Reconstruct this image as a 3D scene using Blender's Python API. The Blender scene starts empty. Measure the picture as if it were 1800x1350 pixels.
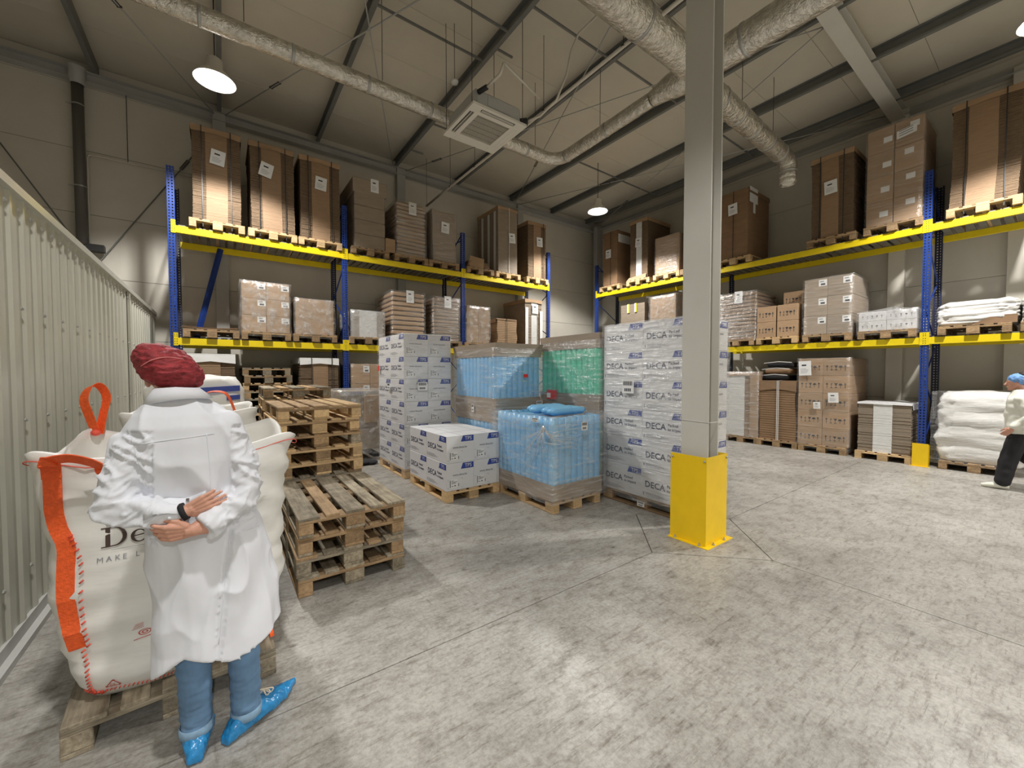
import bpy, bmesh, math, random
from mathutils import Vector, Matrix, Euler, noise
random.seed(7)
PI = math.pi
scene = bpy.context.scene
COL = scene.collection

# ------------------------------------------------------------------ camera, world, exposure
YAW, PITCH, ROLL, CAM_H = 0.626, 0.02952, 0.0008, 1.65
cam = bpy.data.cameras.new('camera')
cam.sensor_width = 36.0
cam.lens = 706.15 / 1800 * 36.0
cam.clip_start = 0.05
cam.clip_end = 100
cam_ob = bpy.data.objects.new('camera', cam)
COL.objects.link(cam_ob)
scene.camera = cam_ob
_f = Vector((math.sin(YAW) * math.cos(PITCH), math.cos(YAW) * math.cos(PITCH), -math.sin(PITCH)))
_r = Vector((math.cos(YAW), -math.sin(YAW), 0))
_u = _r.cross(_f)
_m = Matrix((_r, _u, -_f)).transposed().to_4x4()
cam_ob.matrix_world = Matrix.Translation((0, 0, CAM_H)) @ _m @ Matrix.Rotation(-ROLL, 4, 'Z')

world = bpy.data.worlds.new('world')
scene.world = world
world.use_nodes = True
world.node_tree.nodes['Background'].inputs[0].default_value = (0.5, 0.5, 0.5, 1)
world.node_tree.nodes['Background'].inputs[1].default_value = 0.05
vs = scene.view_settings
vs.view_transform = 'Standard'
vs.look = 'None'
vs.gamma = 1.0
vs.use_curve_mapping = False
vs.exposure = 0.22

LAMP_WATTS = 1250.0
LAMP_Z = 5.86
LAMPS = [(0.0, 7.3), (8.05, 7.3), (0.0, 0.35), (8.05, 0.22), (0.0, -6.6), (8.05, -6.6)]
for i, (lx, ly) in enumerate(LAMPS):
    ld = bpy.data.lights.new('high_bay_light', 'SPOT')
    ld.energy = LAMP_WATTS * {(0.0, 0.35): 0.43, (0.0, 7.3): 0.75, (8.05, 7.3): 0.8}.get((lx, ly), 1.0)
    ld.spot_size = math.radians(132)
    ld.spot_blend = 0.30
    ld.shadow_soft_size = 0.12
    ld.color = (1.0, 0.975, 0.94)
    lo = bpy.data.objects.new('high_bay_light', ld)
    lo.location = (lx, ly, LAMP_Z - 0.03)
    COL.objects.link(lo)

# ------------------------------------------------------------------ materials
def N(nt, t, **kw):
    n = nt.nodes.new(t)
    for k, v in kw.items():
        if k.startswith('_'):
            setattr(n, k[1:], v)
        else:
            n.inputs[k.replace('_', ' ')].default_value = v
    return n

def new_mat(name):
    m = bpy.data.materials.new(name)
    m.use_nodes = True
    nt = m.node_tree
    return m, nt, nt.nodes['Principled BSDF']

def coords(nt, scale=(1, 1, 1), rnd=True):
    tc = N(nt, 'ShaderNodeTexCoord')
    mp = N(nt, 'ShaderNodeMapping')
    mp.inputs['Scale'].default_value = scale
    nt.links.new(tc.outputs['Object'], mp.inputs['Vector'])
    if rnd:
        oi = N(nt, 'ShaderNodeObjectInfo')
        mu = N(nt, 'ShaderNodeMath', _operation='MULTIPLY')
        mu.inputs[1].default_value = 37.0
        nt.links.new(oi.outputs['Random'], mu.inputs[0])
        nt.links.new(mu.outputs[0], mp.inputs['Location'])
    return mp.outputs[0]

def ramp(nt, src, stops):
    r = N(nt, 'ShaderNodeValToRGB')
    els = r.color_ramp.elements
    while len(els) < len(stops):
        els.new(0.5)
    for e, (p, c) in zip(els, stops):
        e.position = p
        e.color = tuple(c) + (1,) if len(c) == 3 else c
    nt.links.new(src, r.inputs[0])
    return r.outputs[0]

def mixc(nt, fac, a, b, blend='MIX'):
    n = N(nt, 'ShaderNodeMix', _data_type='RGBA', _blend_type=blend)
    for s, v in ((n.inputs[0], fac), (n.inputs[6], a), (n.inputs[7], b)):
        if hasattr(v, 'node'):
            nt.links.new(v, s)
        else:
            s.default_value = v if isinstance(v, (int, float)) else tuple(v) + (1,) * (4 - len(v))
    return n.outputs[2]

def bump(nt, b, height, strength, dist=0.01):
    n = N(nt, 'ShaderNodeBump')
    n.inputs['Strength'].default_value = strength
    n.inputs['Distance'].default_value = dist
    nt.links.new(height, n.inputs['Height'])
    nt.links.new(n.outputs[0], b.inputs['Normal'])

def noise_n(nt, vec, scale, detail=4, rough=0.6):
    n = N(nt, 'ShaderNodeTexNoise')
    n.inputs['Scale'].default_value = scale
    n.inputs['Detail'].default_value = detail
    n.inputs['Roughness'].default_value = rough
    nt.links.new(vec, n.inputs['Vector'])
    return n.outputs['Fac']

MATS = {}
def simple(key, col, rough=0.5, metal=0.0, vary=0.0, nscale=8.0, bmp=0.0, bscale=40.0, objvary=0.0, scale=(1, 1, 1), spec=0.5):
    m, nt, b = new_mat(key)
    b.inputs['Roughness'].default_value = rough
    b.inputs['Metallic'].default_value = metal
    b.inputs['Specular IOR Level'].default_value = spec
    col = tuple(col)
    out = None
    v = None
    if vary or bmp:
        v = coords(nt, scale)
    if vary:
        f = noise_n(nt, v, nscale)
        lo = tuple(max(0, c * (1 - vary)) for c in col)
        hi = tuple(min(1, c * (1 + vary)) for c in col)
        out = ramp(nt, f, [(0.3, lo), (0.7, hi)])
    if objvary:
        oi = N(nt, 'ShaderNodeObjectInfo')
        lo = 1 - objvary
        hi = 1 + objvary * 0.6
        g = ramp(nt, oi.outputs['Random'], [(0.0, (lo, lo, lo)), (1.0, (hi, hi * 0.99, hi * 0.97))])
        out = mixc(nt, 1.0, out if out is not None else col, g, 'MULTIPLY')
    if out is not None:
        nt.links.new(out, b.inputs['Base Color'])
    else:
        b.inputs['Base Color'].default_value = col + (1,)
    if bmp:
        bump(nt, b, noise_n(nt, v, bscale, 3), bmp)
    MATS[key] = m
    return m

simple('wall_paint', (0.60, 0.57, 0.50), 0.45, vary=0.05, nscale=1.5, bmp=0.05, bscale=60, objvary=0.03)
simple('ceiling_paint', (0.60, 0.56, 0.47), 0.6, vary=0.05, nscale=1.2, objvary=0.03)
simple('corrugated_paint', (0.55, 0.545, 0.47), 0.30, vary=0.04, nscale=2, bmp=0.04, bscale=8)
simple('steel_grey', (0.17, 0.175, 0.165), 0.5, vary=0.08, nscale=5)
simple('column_paint', (0.56, 0.55, 0.50), 0.45, vary=0.03, nscale=3)
simple('steel_light', (0.42, 0.42, 0.40), 0.45, vary=0.06, nscale=3)
simple('galvanised', (0.45, 0.45, 0.43), 0.4, metal=0.6, vary=0.12, nscale=12)
simple('rack_blue', (0.013, 0.045, 0.24), 0.4, vary=0.12, nscale=10)
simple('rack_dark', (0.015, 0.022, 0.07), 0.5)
simple('rack_yellow', (0.86, 0.66, 0.01), 0.38, vary=0.04, nscale=6)
simple('guard_yellow', (0.83, 0.55, 0.005), 0.42, vary=0.05, nscale=5, bmp=0.03)
simple('cardboard', (0.40, 0.265, 0.155), 0.75, vary=0.10, nscale=3, bmp=0.06, bscale=25, objvary=0.12, scale=(1, 1, 3))
simple('cardboard_brown', (0.27, 0.165, 0.09), 0.75, vary=0.12, nscale=3, bmp=0.06, bscale=25, objvary=0.10, scale=(1, 1, 3))
simple('cardboard_grey', (0.33, 0.265, 0.20), 0.7, vary=0.10, nscale=4, bmp=0.06, objvary=0.10, scale=(1, 1, 3))
simple('sheet_edge', (0.185, 0.125, 0.075), 0.85, vary=0.22, nscale=14, objvary=0.1, scale=(1, 1, 4))
simple('sheet_edge_white', (0.72, 0.72, 0.70), 0.7, vary=0.08, nscale=10, scale=(1, 1, 4))
simple('sheet_flap', (0.33, 0.215, 0.125), 0.7, vary=0.10, nscale=6, objvary=0.08, scale=(1, 1, 6))
simple('paper', (0.80, 0.80, 0.79), 0.6)
simple('ink', (0.03, 0.03, 0.04), 0.6)
simple('ink_grey', (0.22, 0.22, 0.25), 0.6)
simple('ink_navy', (0.035, 0.04, 0.10), 0.5)
simple('flash_blue', (0.03, 0.06, 0.30), 0.45)
simple('carton_white', (0.72, 0.725, 0.74), 0.5, vary=0.03, nscale=4, bmp=0.04, bscale=20, objvary=0.03)
simple('tape_brown', (0.38, 0.26, 0.15), 0.3)
simple('strap_dark', (0.03, 0.03, 0.03), 0.4)
simple('strap_white', (0.7, 0.7, 0.68), 0.4)
simple('coat_white', (0.74, 0.76, 0.82), 0.75, bmp=0.45, bscale=7, scale=(1.0, 1.0, 0.6))
simple('sack_white', (0.78, 0.77, 0.74), 0.5, bmp=0.9, bscale=9, scale=(1, 1, 2.0))
simple('bag_white', (0.76, 0.75, 0.71), 0.55, vary=0.03, nscale=3, bmp=0.35, bscale=5, scale=(0.7, 0.7, 2.0))
simple('bag_orange', (0.90, 0.12, 0.02), 0.55, vary=0.15, nscale=60, bmp=0.4, bscale=90)
simple('stitch_red', (0.80, 0.10, 0.06), 0.6, vary=0.2, nscale=40)
simple('print_red', (0.50, 0.06, 0.04), 0.6)
simple('print_brown', (0.06, 0.035, 0.03), 0.6)
simple('skin', (0.60, 0.31, 0.22), 0.5, vary=0.06, nscale=20)
simple('nail', (0.80, 0.55, 0.50), 0.25)
simple('hair_net', (0.30, 0.028, 0.036), 0.7, vary=0.5, nscale=30, bmp=0.9, bscale=45, scale=(1, 1, 2.2))
simple('net_elastic', (0.75, 0.25, 0.25), 0.7)
simple('mask_blue', (0.35, 0.55, 0.70), 0.6)
simple('denim', (0.12, 0.22, 0.36), 0.85, vary=0.22, nscale=9, bmp=0.35, bscale=14, scale=(1, 1, 0.7))
simple('denim_cuff', (0.20, 0.32, 0.45), 0.85, vary=0.15, nscale=25)
simple('lace', (0.75, 0.66, 0.52), 0.8)
simple('black_cloth', (0.012, 0.012, 0.015), 0.8)
simple('button', (0.75, 0.78, 0.85), 0.2)
simple('shoe_cover', (0.02, 0.22, 0.50), 0.22, vary=0.3, nscale=14, bmp=0.7, bscale=22)
simple('jacket_cream', (0.72, 0.72, 0.64), 0.8, bmp=0.3, bscale=10)
simple('cap_blue', (0.16, 0.33, 0.65), 0.7, vary=0.3, nscale=30, bmp=0.5)
simple('shoe_white', (0.75, 0.75, 0.65), 0.6)
simple('hair_dark', (0.02, 0.015, 0.015), 0.6)
simple('plastic_white', (0.72, 0.69, 0.62), 0.4)
simple('grille_grey', (0.33, 0.31, 0.26), 0.7, vary=0.1, nscale=30)
simple('black_foam', (0.02, 0.02, 0.02), 0.7)
simple('seam_dark', (0.10, 0.10, 0.09), 0.8)
simple('joint_filler', (0.17, 0.16, 0.145), 0.8)
simple('wire', (0.05, 0.045, 0.04), 0.5)
simple('pipe_white', (0.62, 0.58, 0.50), 0.4)
simple('pipe_grey', (0.11, 0.105, 0.09), 0.5)
simple('red_sticker', (0.75, 0.03, 0.03), 0.5)
simple('tape_blue', (0.06, 0.07, 0.35), 0.4)
simple('yellow_label', (0.85, 0.75, 0.05), 0.5)
simple('deck_steel', (0.16, 0.155, 0.14), 0.5, vary=0.2, nscale=6)

def wood(key, c1, c2, rough=0.75, dirt=0.0):
    m, nt, b = new_mat(key)
    v = coords(nt, (28, 2.2, 28))
    f = noise_n(nt, v, 1.6, 6, 0.65)
    v2 = coords(nt, (5, 5, 5))
    f2 = noise_n(nt, v2, 1.2, 4)
    c = ramp(nt, f, [(0.28, c2), (0.62, c1)])
    if dirt:
        d = ramp(nt, f2, [(0.42, (1, 1, 1)), (0.75, (1 - dirt, 1 - dirt, 1 - dirt))])
        c = mixc(nt, 1.0, c, d, 'MULTIPLY')
    oi = N(nt, 'ShaderNodeObjectInfo')
    g = ramp(nt, oi.outputs['Random'], [(0.0, (0.66, 0.64, 0.60)), (0.5, (0.95, 0.93, 0.90)), (1.0, (1.15, 1.12, 1.05))])
    c = mixc(nt, 1.0, c, g, 'MULTIPLY')
    nt.links.new(c, b.inputs['Base Color'])
    b.inputs['Roughness'].default_value = rough
    bump(nt, b, f, 0.35, 0.004)
    MATS[key] = m
wood('wood_new', (0.70, 0.51, 0.29), (0.52, 0.34, 0.17), dirt=0.2)
wood('wood_mid', (0.46, 0.32, 0.18), (0.26, 0.165, 0.09), dirt=0.4)
wood('wood_old', (0.42, 0.37, 0.28), (0.18, 0.145, 0.10), dirt=0.55)

# concrete floor: worn, scratched, slightly polished
def concrete():
    m, nt, b = new_mat('concrete')
    tc = N(nt, 'ShaderNodeTexCoord')
    P = tc.outputs['Object']
    def mp(scale, rot=0.0):
        n = N(nt, 'ShaderNodeMapping')
        n.inputs['Scale'].default_value = scale
        n.inputs['Rotation'].default_value = (0, 0, rot)
        nt.links.new(P, n.inputs['Vector'])
        return n.outputs[0]
    big = noise_n(nt, mp((1, 1, 1)), 0.55, 5, 0.6)
    mid = noise_n(nt, mp((1, 1.5, 1), 0.35), 4.6, 9, 0.80)
    fine = noise_n(nt, mp((1, 1, 1)), 42, 4, 0.7)
    s1 = noise_n(nt, mp((3.0, 17, 1), 0.30), 2.0, 6, 0.75)
    s2 = noise_n(nt, mp((24, 2.6, 1), -0.18), 1.5, 6, 0.75)
    s3 = noise_n(nt, mp((3, 60, 1), 0.45), 1.2, 3, 0.6)
    sm = noise_n(nt, mp((1, 1, 1)), 0.9, 3)
    base = ramp(nt, big, [(0.34, (0.255, 0.243, 0.224)), (0.5, (0.345, 0.333, 0.310)), (0.64, (0.42, 0.407, 0.382))])
    c = mixc(nt, 1.0, base, ramp(nt, mid, [(0.34, (0.56, 0.53, 0.49)), (0.46, (0.88, 0.865, 0.84)), (0.54, (1.02, 1.02, 1.01)), (0.72, (1.10, 1.10, 1.09))]), 'MULTIPLY')
    c = mixc(nt, 1.0, c, ramp(nt, s1, [(0.34, (0.60, 0.57, 0.525)), (0.47, (1, 1, 1)), (0.72, (1.05, 1.05, 1.05))]), 'MULTIPLY')
    c = mixc(nt, 1.0, c, ramp(nt, s3, [(0.27, (0.62, 0.59, 0.55)), (0.36, (1, 1, 1)), (0.70, (1, 1, 1)), (0.76, (1.12, 1.12, 1.10))]), 'MULTIPLY')
    sc2 = mixc(nt, ramp(nt, sm, [(0.45, (0, 0, 0)), (0.6, (1, 1, 1))]), (1, 1, 1), ramp(nt, s2, [(0.33, (0.62, 0.58, 0.53)), (0.45, (1, 1, 1))]))
    c = mixc(nt, 1.0, c, sc2, 'MULTIPLY')
    c = mixc(nt, 1.0, c, ramp(nt, fine, [(0.34, (0.78, 0.77, 0.75)), (0.58, (1.06, 1.06, 1.06))]), 'MULTIPLY')
    # dark scuff spots
    vo = N(nt, 'ShaderNodeTexVoronoi')
    vo.inputs['Scale'].default_value = 1.9
    nt.links.new(mp((1, 1.6, 1), 0.5), vo.inputs['Vector'])
    c = mixc(nt, 1.0, c, ramp(nt, vo.outputs['Distance'], [(0.02, (0.45, 0.43, 0.41)), (0.06, (1, 1, 1))]), 'MULTIPLY')
    nt.links.new(c, b.inputs['Base Color'])
    r = ramp(nt, mid, [(0.35, (0.60, 0.60, 0.60)), (0.65, (0.30, 0.30, 0.30))])
    nt.links.new(r, b.inputs['Roughness'])
    b.inputs['Specular IOR Level'].default_value = 0.5
    bump(nt, b, fine, 0.10, 0.004)
    MATS['concrete'] = m
concrete()

def foil():
    m, nt, b = new_mat('foil')
    v = coords(nt, (1, 1, 1))
    f = noise_n(nt, v, 14, 5, 0.6)
    nt.links.new(ramp(nt, f, [(0.3, (0.50, 0.48, 0.43)), (0.7, (0.85, 0.82, 0.75))]), b.inputs['Base Color'])
    b.inputs['Metallic'].default_value = 0.95
    b.inputs['Roughness'].default_value = 0.27
    bump(nt, b, noise_n(nt, v, 18, 4, 0.65), 1.0, 0.03)
    MATS['foil'] = m
foil()

def film(key, tint=(1, 1, 1), base=0.05, streak=0.30, white=0.10, sc=(1.6, 1.6, 14), rough=0.24):
    m, nt, b = new_mat(key)
    nt.nodes.remove(b)
    out = nt.nodes['Material Output']
    v = coords(nt, sc)
    f = noise_n(nt, v, 2.2, 5, 0.62)
    v2 = coords(nt, (1, 1, 1))
    f2 = noise_n(nt, v2, 13, 4, 0.6)
    bp = N(nt, 'ShaderNodeBump')
    bp.inputs['Strength'].default_value = 1.0
    bp.inputs['Distance'].default_value = 0.014
    ad = N(nt, 'ShaderNodeMath', _operation='ADD')
    nt.links.new(f, ad.inputs[0]); nt.links.new(f2, ad.inputs[1])
    nt.links.new(ad.outputs[0], bp.inputs['Height'])
    tr = N(nt, 'ShaderNodeBsdfTransparent')
    tr.inputs[0].default_value = tuple(tint) + (1,)
    gl = N(nt, 'ShaderNodeBsdfGlossy')
    gl.inputs['Roughness'].default_value = rough
    gl.inputs['Color'].default_value = (0.95, 0.95, 0.95, 1)
    nt.links.new(bp.outputs[0], gl.inputs['Normal'])
    df = N(nt, 'ShaderNodeBsdfDiffuse')
    df.inputs['Color'].default_value = (0.85, 0.85, 0.85, 1)
    nt.links.new(bp.outputs[0], df.inputs['Normal'])
    m1 = N(nt, 'ShaderNodeMixShader')
    m1.inputs[0].default_value = white  # diffuse white in the streaks paints in the film's bright highlights
    nt.links.new(gl.outputs[0], m1.inputs[1]); nt.links.new(df.outputs[0], m1.inputs[2])
    fac = ramp(nt, f, [(0.35, (base,) * 3), (0.56, (base + streak * 0.35,) * 3), (0.68, (base + streak,) * 3)])
    m2 = N(nt, 'ShaderNodeMixShader')
    nt.links.new(fac, m2.inputs[0])
    nt.links.new(tr.outputs[0], m2.inputs[1]); nt.links.new(m1.outputs[0], m2.inputs[2])
    nt.links.new(m2.outputs[0], out.inputs[0])
    MATS[key] = m
film('film_clear', base=0.09, streak=0.50, white=0.42)
film('film_light', base=0.05, streak=0.28, white=0.45)
film('film_milky', base=0.30, streak=0.45, white=0.6, sc=(3, 3, 5))
film('film_crumpled', base=0.10, streak=0.65, white=0.42, sc=(4, 4, 4), rough=0.22)

def sleeve(key, col):
    m, nt, b = new_mat(key)
    v = coords(nt, (1, 1, 1))
    f = noise_n(nt, v, 9, 3)
    lo = tuple(c * 0.9 for c in col)
    nt.links.new(ramp(nt, f, [(0.3, lo), (0.7, col)]), b.inputs['Base Color'])
    b.inputs['Roughness'].default_value = 0.35
    b.inputs['Subsurface Weight'].default_value = 0.0
    bump(nt, b, f, 0.3, 0.01)
    MATS[key] = m
sleeve('sleeve_blue', (0.24, 0.58, 0.92))
sleeve('sleeve_blue_pale', (0.31, 0.63, 0.92))
sleeve('sleeve_green', (0.10, 0.62, 0.40))

def emis(key, col, s):
    m, nt, b = new_mat(key)
    b.inputs['Base Color'].default_value = (0.9, 0.9, 0.9, 1)
    b.inputs['Emission Color'].default_value = tuple(col) + (1,)
    b.inputs['Emission Strength'].default_value = s
    MATS[key] = m
emis('lamp_glow', (1.0, 0.98, 0.94), 14.0)
emis('bulb_glow', (1.0, 0.97, 0.9), 40.0)

# ------------------------------------------------------------------ helpers
class MB:
    def __init__(s):
        s.v = []; s.f = []; s.mi = []; s.sm = []
    def add(s, verts, faces, mi=0, smooth=False, M=None):
        o = len(s.v)
        if M is not None:
            verts = [M @ Vector(p) for p in verts]
        s.v += [tuple(p) for p in verts]
        for f in faces:
            s.f.append(tuple(i + o for i in f)); s.mi.append(mi); s.sm.append(smooth)
        return s
    def box(s, x0, x1, y0, y1, z0, z1, mi=0, M=None):
        v = [(x, y, z) for z in (z0, z1) for y in (y0, y1) for x in (x0, x1)]
        return s.add(v, [(0, 2, 3, 1), (4, 5, 7, 6), (0, 1, 5, 4), (2, 6, 7, 3), (0, 4, 6, 2), (1, 3, 7, 5)], mi, False, M)
    def cbox(s, x0, x1, y0, y1, z0, z1, c=0.003, mi=0, M=None):
        X = (x0, x1); Y = (y0, y1); Z = (z0, z1)
        v = []; idx = {}
        for i in (0, 1):
            for j in (0, 1):
                for k in (0, 1):
                    sx = c if i == 0 else -c; sy = c if j == 0 else -c; sz = c if k == 0 else -c
                    idx[(i, j, k, 0)] = len(v); v.append((X[i], Y[j] + sy, Z[k] + sz))
                    idx[(i, j, k, 1)] = len(v); v.append((X[i] + sx, Y[j], Z[k] + sz))
                    idx[(i, j, k, 2)] = len(v); v.append((X[i] + sx, Y[j] + sy, Z[k]))
        I = lambda i, j, k, a: idx[(i, j, k, a)]
        F = []
        for i in (0, 1):
            F.append([I(i, 0, 0, 0), I(i, 1, 0, 0), I(i, 1, 1, 0), I(i, 0, 1, 0)][::(-1 if i == 0 else 1)])
        for j in (0, 1):
            F.append([I(0, j, 0, 1), I(1, j, 0, 1), I(1, j, 1, 1), I(0, j, 1, 1)][::(1 if j == 0 else -1)])
        for k in (0, 1):
            F.append([I(0, 0, k, 2), I(1, 0, k, 2), I(1, 1, k, 2), I(0, 1, k, 2)][::(-1 if k == 0 else 1)])
        for j in (0, 1):
            for k in (0, 1):
                F.append([I(0, j, k, 1), I(1, j, k, 1), I(1, j, k, 2), I(0, j, k, 2)])
        for i in (0, 1):
            for k in (0, 1):
                F.append([I(i, 0, k, 0), I(i, 1, k, 0), I(i, 1, k, 2), I(i, 0, k, 2)])
            for j in (0, 1):
                F.append([I(i, j, 0, 0), I(i, j, 1, 0), I(i, j, 1, 1), I(i, j, 0, 1)])
        for i in (0, 1):
            for j in (0, 1):
                for k in (0, 1):
                    F.append([I(i, j, k, 0), I(i, j, k, 1), I(i, j, k, 2)])
        return s.add(v, F, mi, False, M)
    def prism(s, poly, z0, z1, mi=0, M=None):
        n = len(poly)
        v = [(p[0], p[1], z0) for p in poly] + [(p[0], p[1], z1) for p in poly]
        F = [tuple(range(n))[::-1], tuple(range(n, 2 * n))]
        for i in range(n):
            j = (i + 1) % n
            F.append((i, j, j + n, i + n))
        return s.add(v, F, mi, False, M)
    def tube(s, path, r, n=10, mi=0, smooth=True, cap=True, flat=None):
        """path of points; r number or list; flat=(rx,ry) lists for ellipses"""
        P = [Vector(p) for p in path]
        rr = r if isinstance(r, (list, tuple)) else [r] * len(P)
        o = len(s.v)
        prev = None
        for i, p in enumerate(P):
            t = (P[min(i + 1, len(P) - 1)] - P[max(i - 1, 0)]).normalized()
            if prev is None:
                a = Vector((0, 0, 1)) if abs(t.z) < 0.9 else Vector((1, 0, 0))
                nrm = (a - t * a.dot(t)).normalized()
            else:
                nrm = (prev - t * prev.dot(t)).normalized()
            prev = nrm
            bi = t.cross(nrm)
            for k in range(n):
                an = 2 * PI * k / n
                s.v.append(tuple(p + (nrm * math.cos(an) + bi * math.sin(an)) * rr[i]))
        for i in range(len(P) - 1):
            for k in range(n):
                a = o + i * n + k; b = o + i * n + (k + 1) % n
                s.f.append((a, b, b + n, a + n)); s.mi.append(mi); s.sm.append(smooth)
        if cap:
            s.f.append(tuple(o + k for k in range(n))[::-1]); s.mi.append(mi); s.sm.append(False)
            q = o + (len(P) - 1) * n
            s.f.append(tuple(q + k for k in range(n))); s.mi.append(mi); s.sm.append(False)
        return s
    def loft(s, rings, mi=0, smooth=True, cap0=True, cap1=True):
        n = len(rings[0]); o = len(s.v)
        for r in rings:
            s.v += [tuple(p) for p in r]
        for i in range(len(rings) - 1):
            for k in range(n):
                a = o + i * n + k; b = o + i * n + (k + 1) % n
                s.f.append((a, b, b + n, a + n)); s.mi.append(mi); s.sm.append(smooth)
        if cap0:
            s.f.append(tuple(o + k for k in range(n))[::-1]); s.mi.append(mi); s.sm.append(smooth)
        if cap1:
            q = o + (len(rings) - 1) * n
            s.f.append(tuple(q + k for k in range(n))); s.mi.append(mi); s.sm.append(smooth)
        return s
    def lathe(s, prof, c=(0, 0, 0), n=24, mi=0, smooth=True, cap0=False, cap1=False):
        rings = [[(c[0] + r * math.cos(2 * PI * k / n), c[1] + r * math.sin(2 * PI * k / n), c[2] + z) for k in range(n)] for r, z in prof]
        return s.loft(rings, mi, smooth, cap0, cap1)
    def ball(s, c, r, n=14, m=9, mi=0):
        rx, ry, rz = r if isinstance(r, (tuple, list)) else (r, r, r)
        rings = []
        for i in range(m + 1):
            th = -PI / 2 + PI * i / m
            q = max(math.cos(th), 0.02)
            rings.append([(c[0] + rx * q * math.cos(2 * PI * k / n), c[1] + ry * q * math.sin(2 * PI * k / n), c[2] + rz * math.sin(th)) for k in range(n)])
        return s.loft(rings, mi, True)
    def mesh(s, name, mats):
        me = bpy.data.meshes.new(name)
        me.from_pydata(s.v, [], s.f)
        for m in (mats if isinstance(mats, (list, tuple)) else [mats]):
            me.materials.append(MATS[m] if isinstance(m, str) else m)
        me.polygons.foreach_set('material_index', s.mi)
        me.polygons.foreach_set('use_smooth', s.sm)
        me.update()
        return me

def link(name, me, parent=None, loc=None, rot=None):
    o = bpy.data.objects.new(name, me)
    COL.objects.link(o)
    if parent is not None:
        o.parent = parent
    if loc is not None:
        o.location = loc
    if rot is not None:
        o.rotation_euler = rot
    return o
def part(name, mb, mats, parent, loc=None, rot=None, label=None, kind=None):
    o = link(name, mb.mesh(name, mats), parent, loc, rot)
    if label: o['label'] = label
    if kind: o['kind'] = kind
    return o
def tag(o, label, cat, group=None):
    o['label'] = label; o['category'] = cat
    if group: o['group'] = group
    return o
def thing(name, label, cat, loc=(0, 0, 0), rotz=0.0, group=None):
    o = bpy.data.objects.new(name, None)
    o.empty_display_size = 0.1
    COL.objects.link(o)
    o.location = loc; o.rotation_euler = (0, 0, rotz)
    return tag(o, label, cat, group)
def struct(name, mb, mats, loc=None, parent=None):
    o = link(name, mb.mesh(name, mats), parent, loc)
    if parent is None:
        o['kind'] = 'structure'
    return o

_tc = {}
def text_geo(s, size, align='LEFT', res=2, spacing=1.0, bold=0.0):
    k = (s, size, align, spacing, bold)
    if k not in _tc:
        cu = bpy.data.curves.new('t', 'FONT')
        cu.body = s; cu.size = size; cu.align_x = align; cu.resolution_u = res; cu.space_character = spacing; cu.offset = bold
        ob = bpy.data.objects.new('t', cu)
        COL.objects.link(ob)
        dg = bpy.context.evaluated_depsgraph_get()
        me = bpy.data.meshes.new_from_object(ob.evaluated_get(dg))
        _tc[k] = ([tuple(v.co) for v in me.vertices], [tuple(p.vertices) for p in me.polygons])
        bpy.data.objects.remove(ob); bpy.data.curves.remove(cu); bpy.data.meshes.remove(me)
    return _tc[k]
# frames: FRONT maps (u,v) -> local (u, -off, v); WEST (faces -x) maps (u,v) -> (-off, -u, v)
def M_front(x0, y, z0):
    return Matrix(((1, 0, 0, x0), (0, 0, -1, y), (0, 1, 0, z0), (0, 0, 0, 1)))
def M_west(x, y0, z0):
    return Matrix(((0, 0, -1, x), (-1, 0, 0, y0), (0, 1, 0, z0), (0, 0, 0, 1)))
def put_text(mb, s, size, u, v, M, mi, align='LEFT', h=0.0015, spacing=1.0, bold=0.0):
    vv, ff = text_geo(s, size, align, 2, spacing, bold)
    mb.add([(p[0] + u, p[1] + v, h) for p in vv], ff, mi, False, M)
def put_poly(mb, poly, M, mi, h=0.001):
    mb.add([(p[0], p[1], h) for p in poly], [tuple(range(len(poly)))], mi, False, M)
def rect(u0, u1, v0, v1):
    return [(u0, v0), (u1, v0), (u1, v1), (u0, v1)]

# ------------------------------------------------------------------ room shell
WX0, WX1, WY0, WY1, CZ = -6.0, 11.3, -9.5, 10.35, 7.12
JX, JY, DI = 3.88, 2.19, 0.72           # floor joints cross at the column, diamond cut round it
mb = MB(); mb.box(WX0 - .3, WX1 + .3, WY0 - .3, WY1 + .3, -0.2, -0.012)
floor = struct('floor', mb, 'joint_filler')
g = 0.004
def slab(poly, name='slab'):
    m = MB(); m.prism(poly, -0.012, 0.0); return struct(name, m, 'concrete', parent=floor)
xs = [WX0, -2.1, JX, WX1]; ys = [WY0, -3.8, JY, WY1]
for i in range(3):
    for j in range(3):
        x0, x1, y0, y1 = xs[i] + g, xs[i + 1] - g, ys[j] + g, ys[j + 1] - g
        p = [(x0, y0), (x1, y0), (x1, y1), (x0, y1)]
        if xs[i + 1] == JX and ys[j + 1] == JY: p = [(x0, y0), (x1, y0), (x1, JY - DI), (JX - DI, y1), (x0, y1)]
        if xs[i] == JX and ys[j + 1] == JY: p = [(x0, y0), (x1, y0), (x1, y1), (JX + DI, y1), (x0, JY - DI)]
        if xs[i + 1] == JX and ys[j] == JY: p = [(x0, y0), (JX - DI, y0), (x1, JY + DI), (x1, y1), (x0, y1)]
        if xs[i] == JX and ys[j] == JY: p = [(JX + DI, y0), (x1, y0), (x1, y1), (x0, y1), (x0, JY + DI)]
        slab(p)
d = DI - 0.010
slab([(JX - d, JY), (JX, JY - d), (JX + d, JY), (JX, JY + d)])

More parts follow.
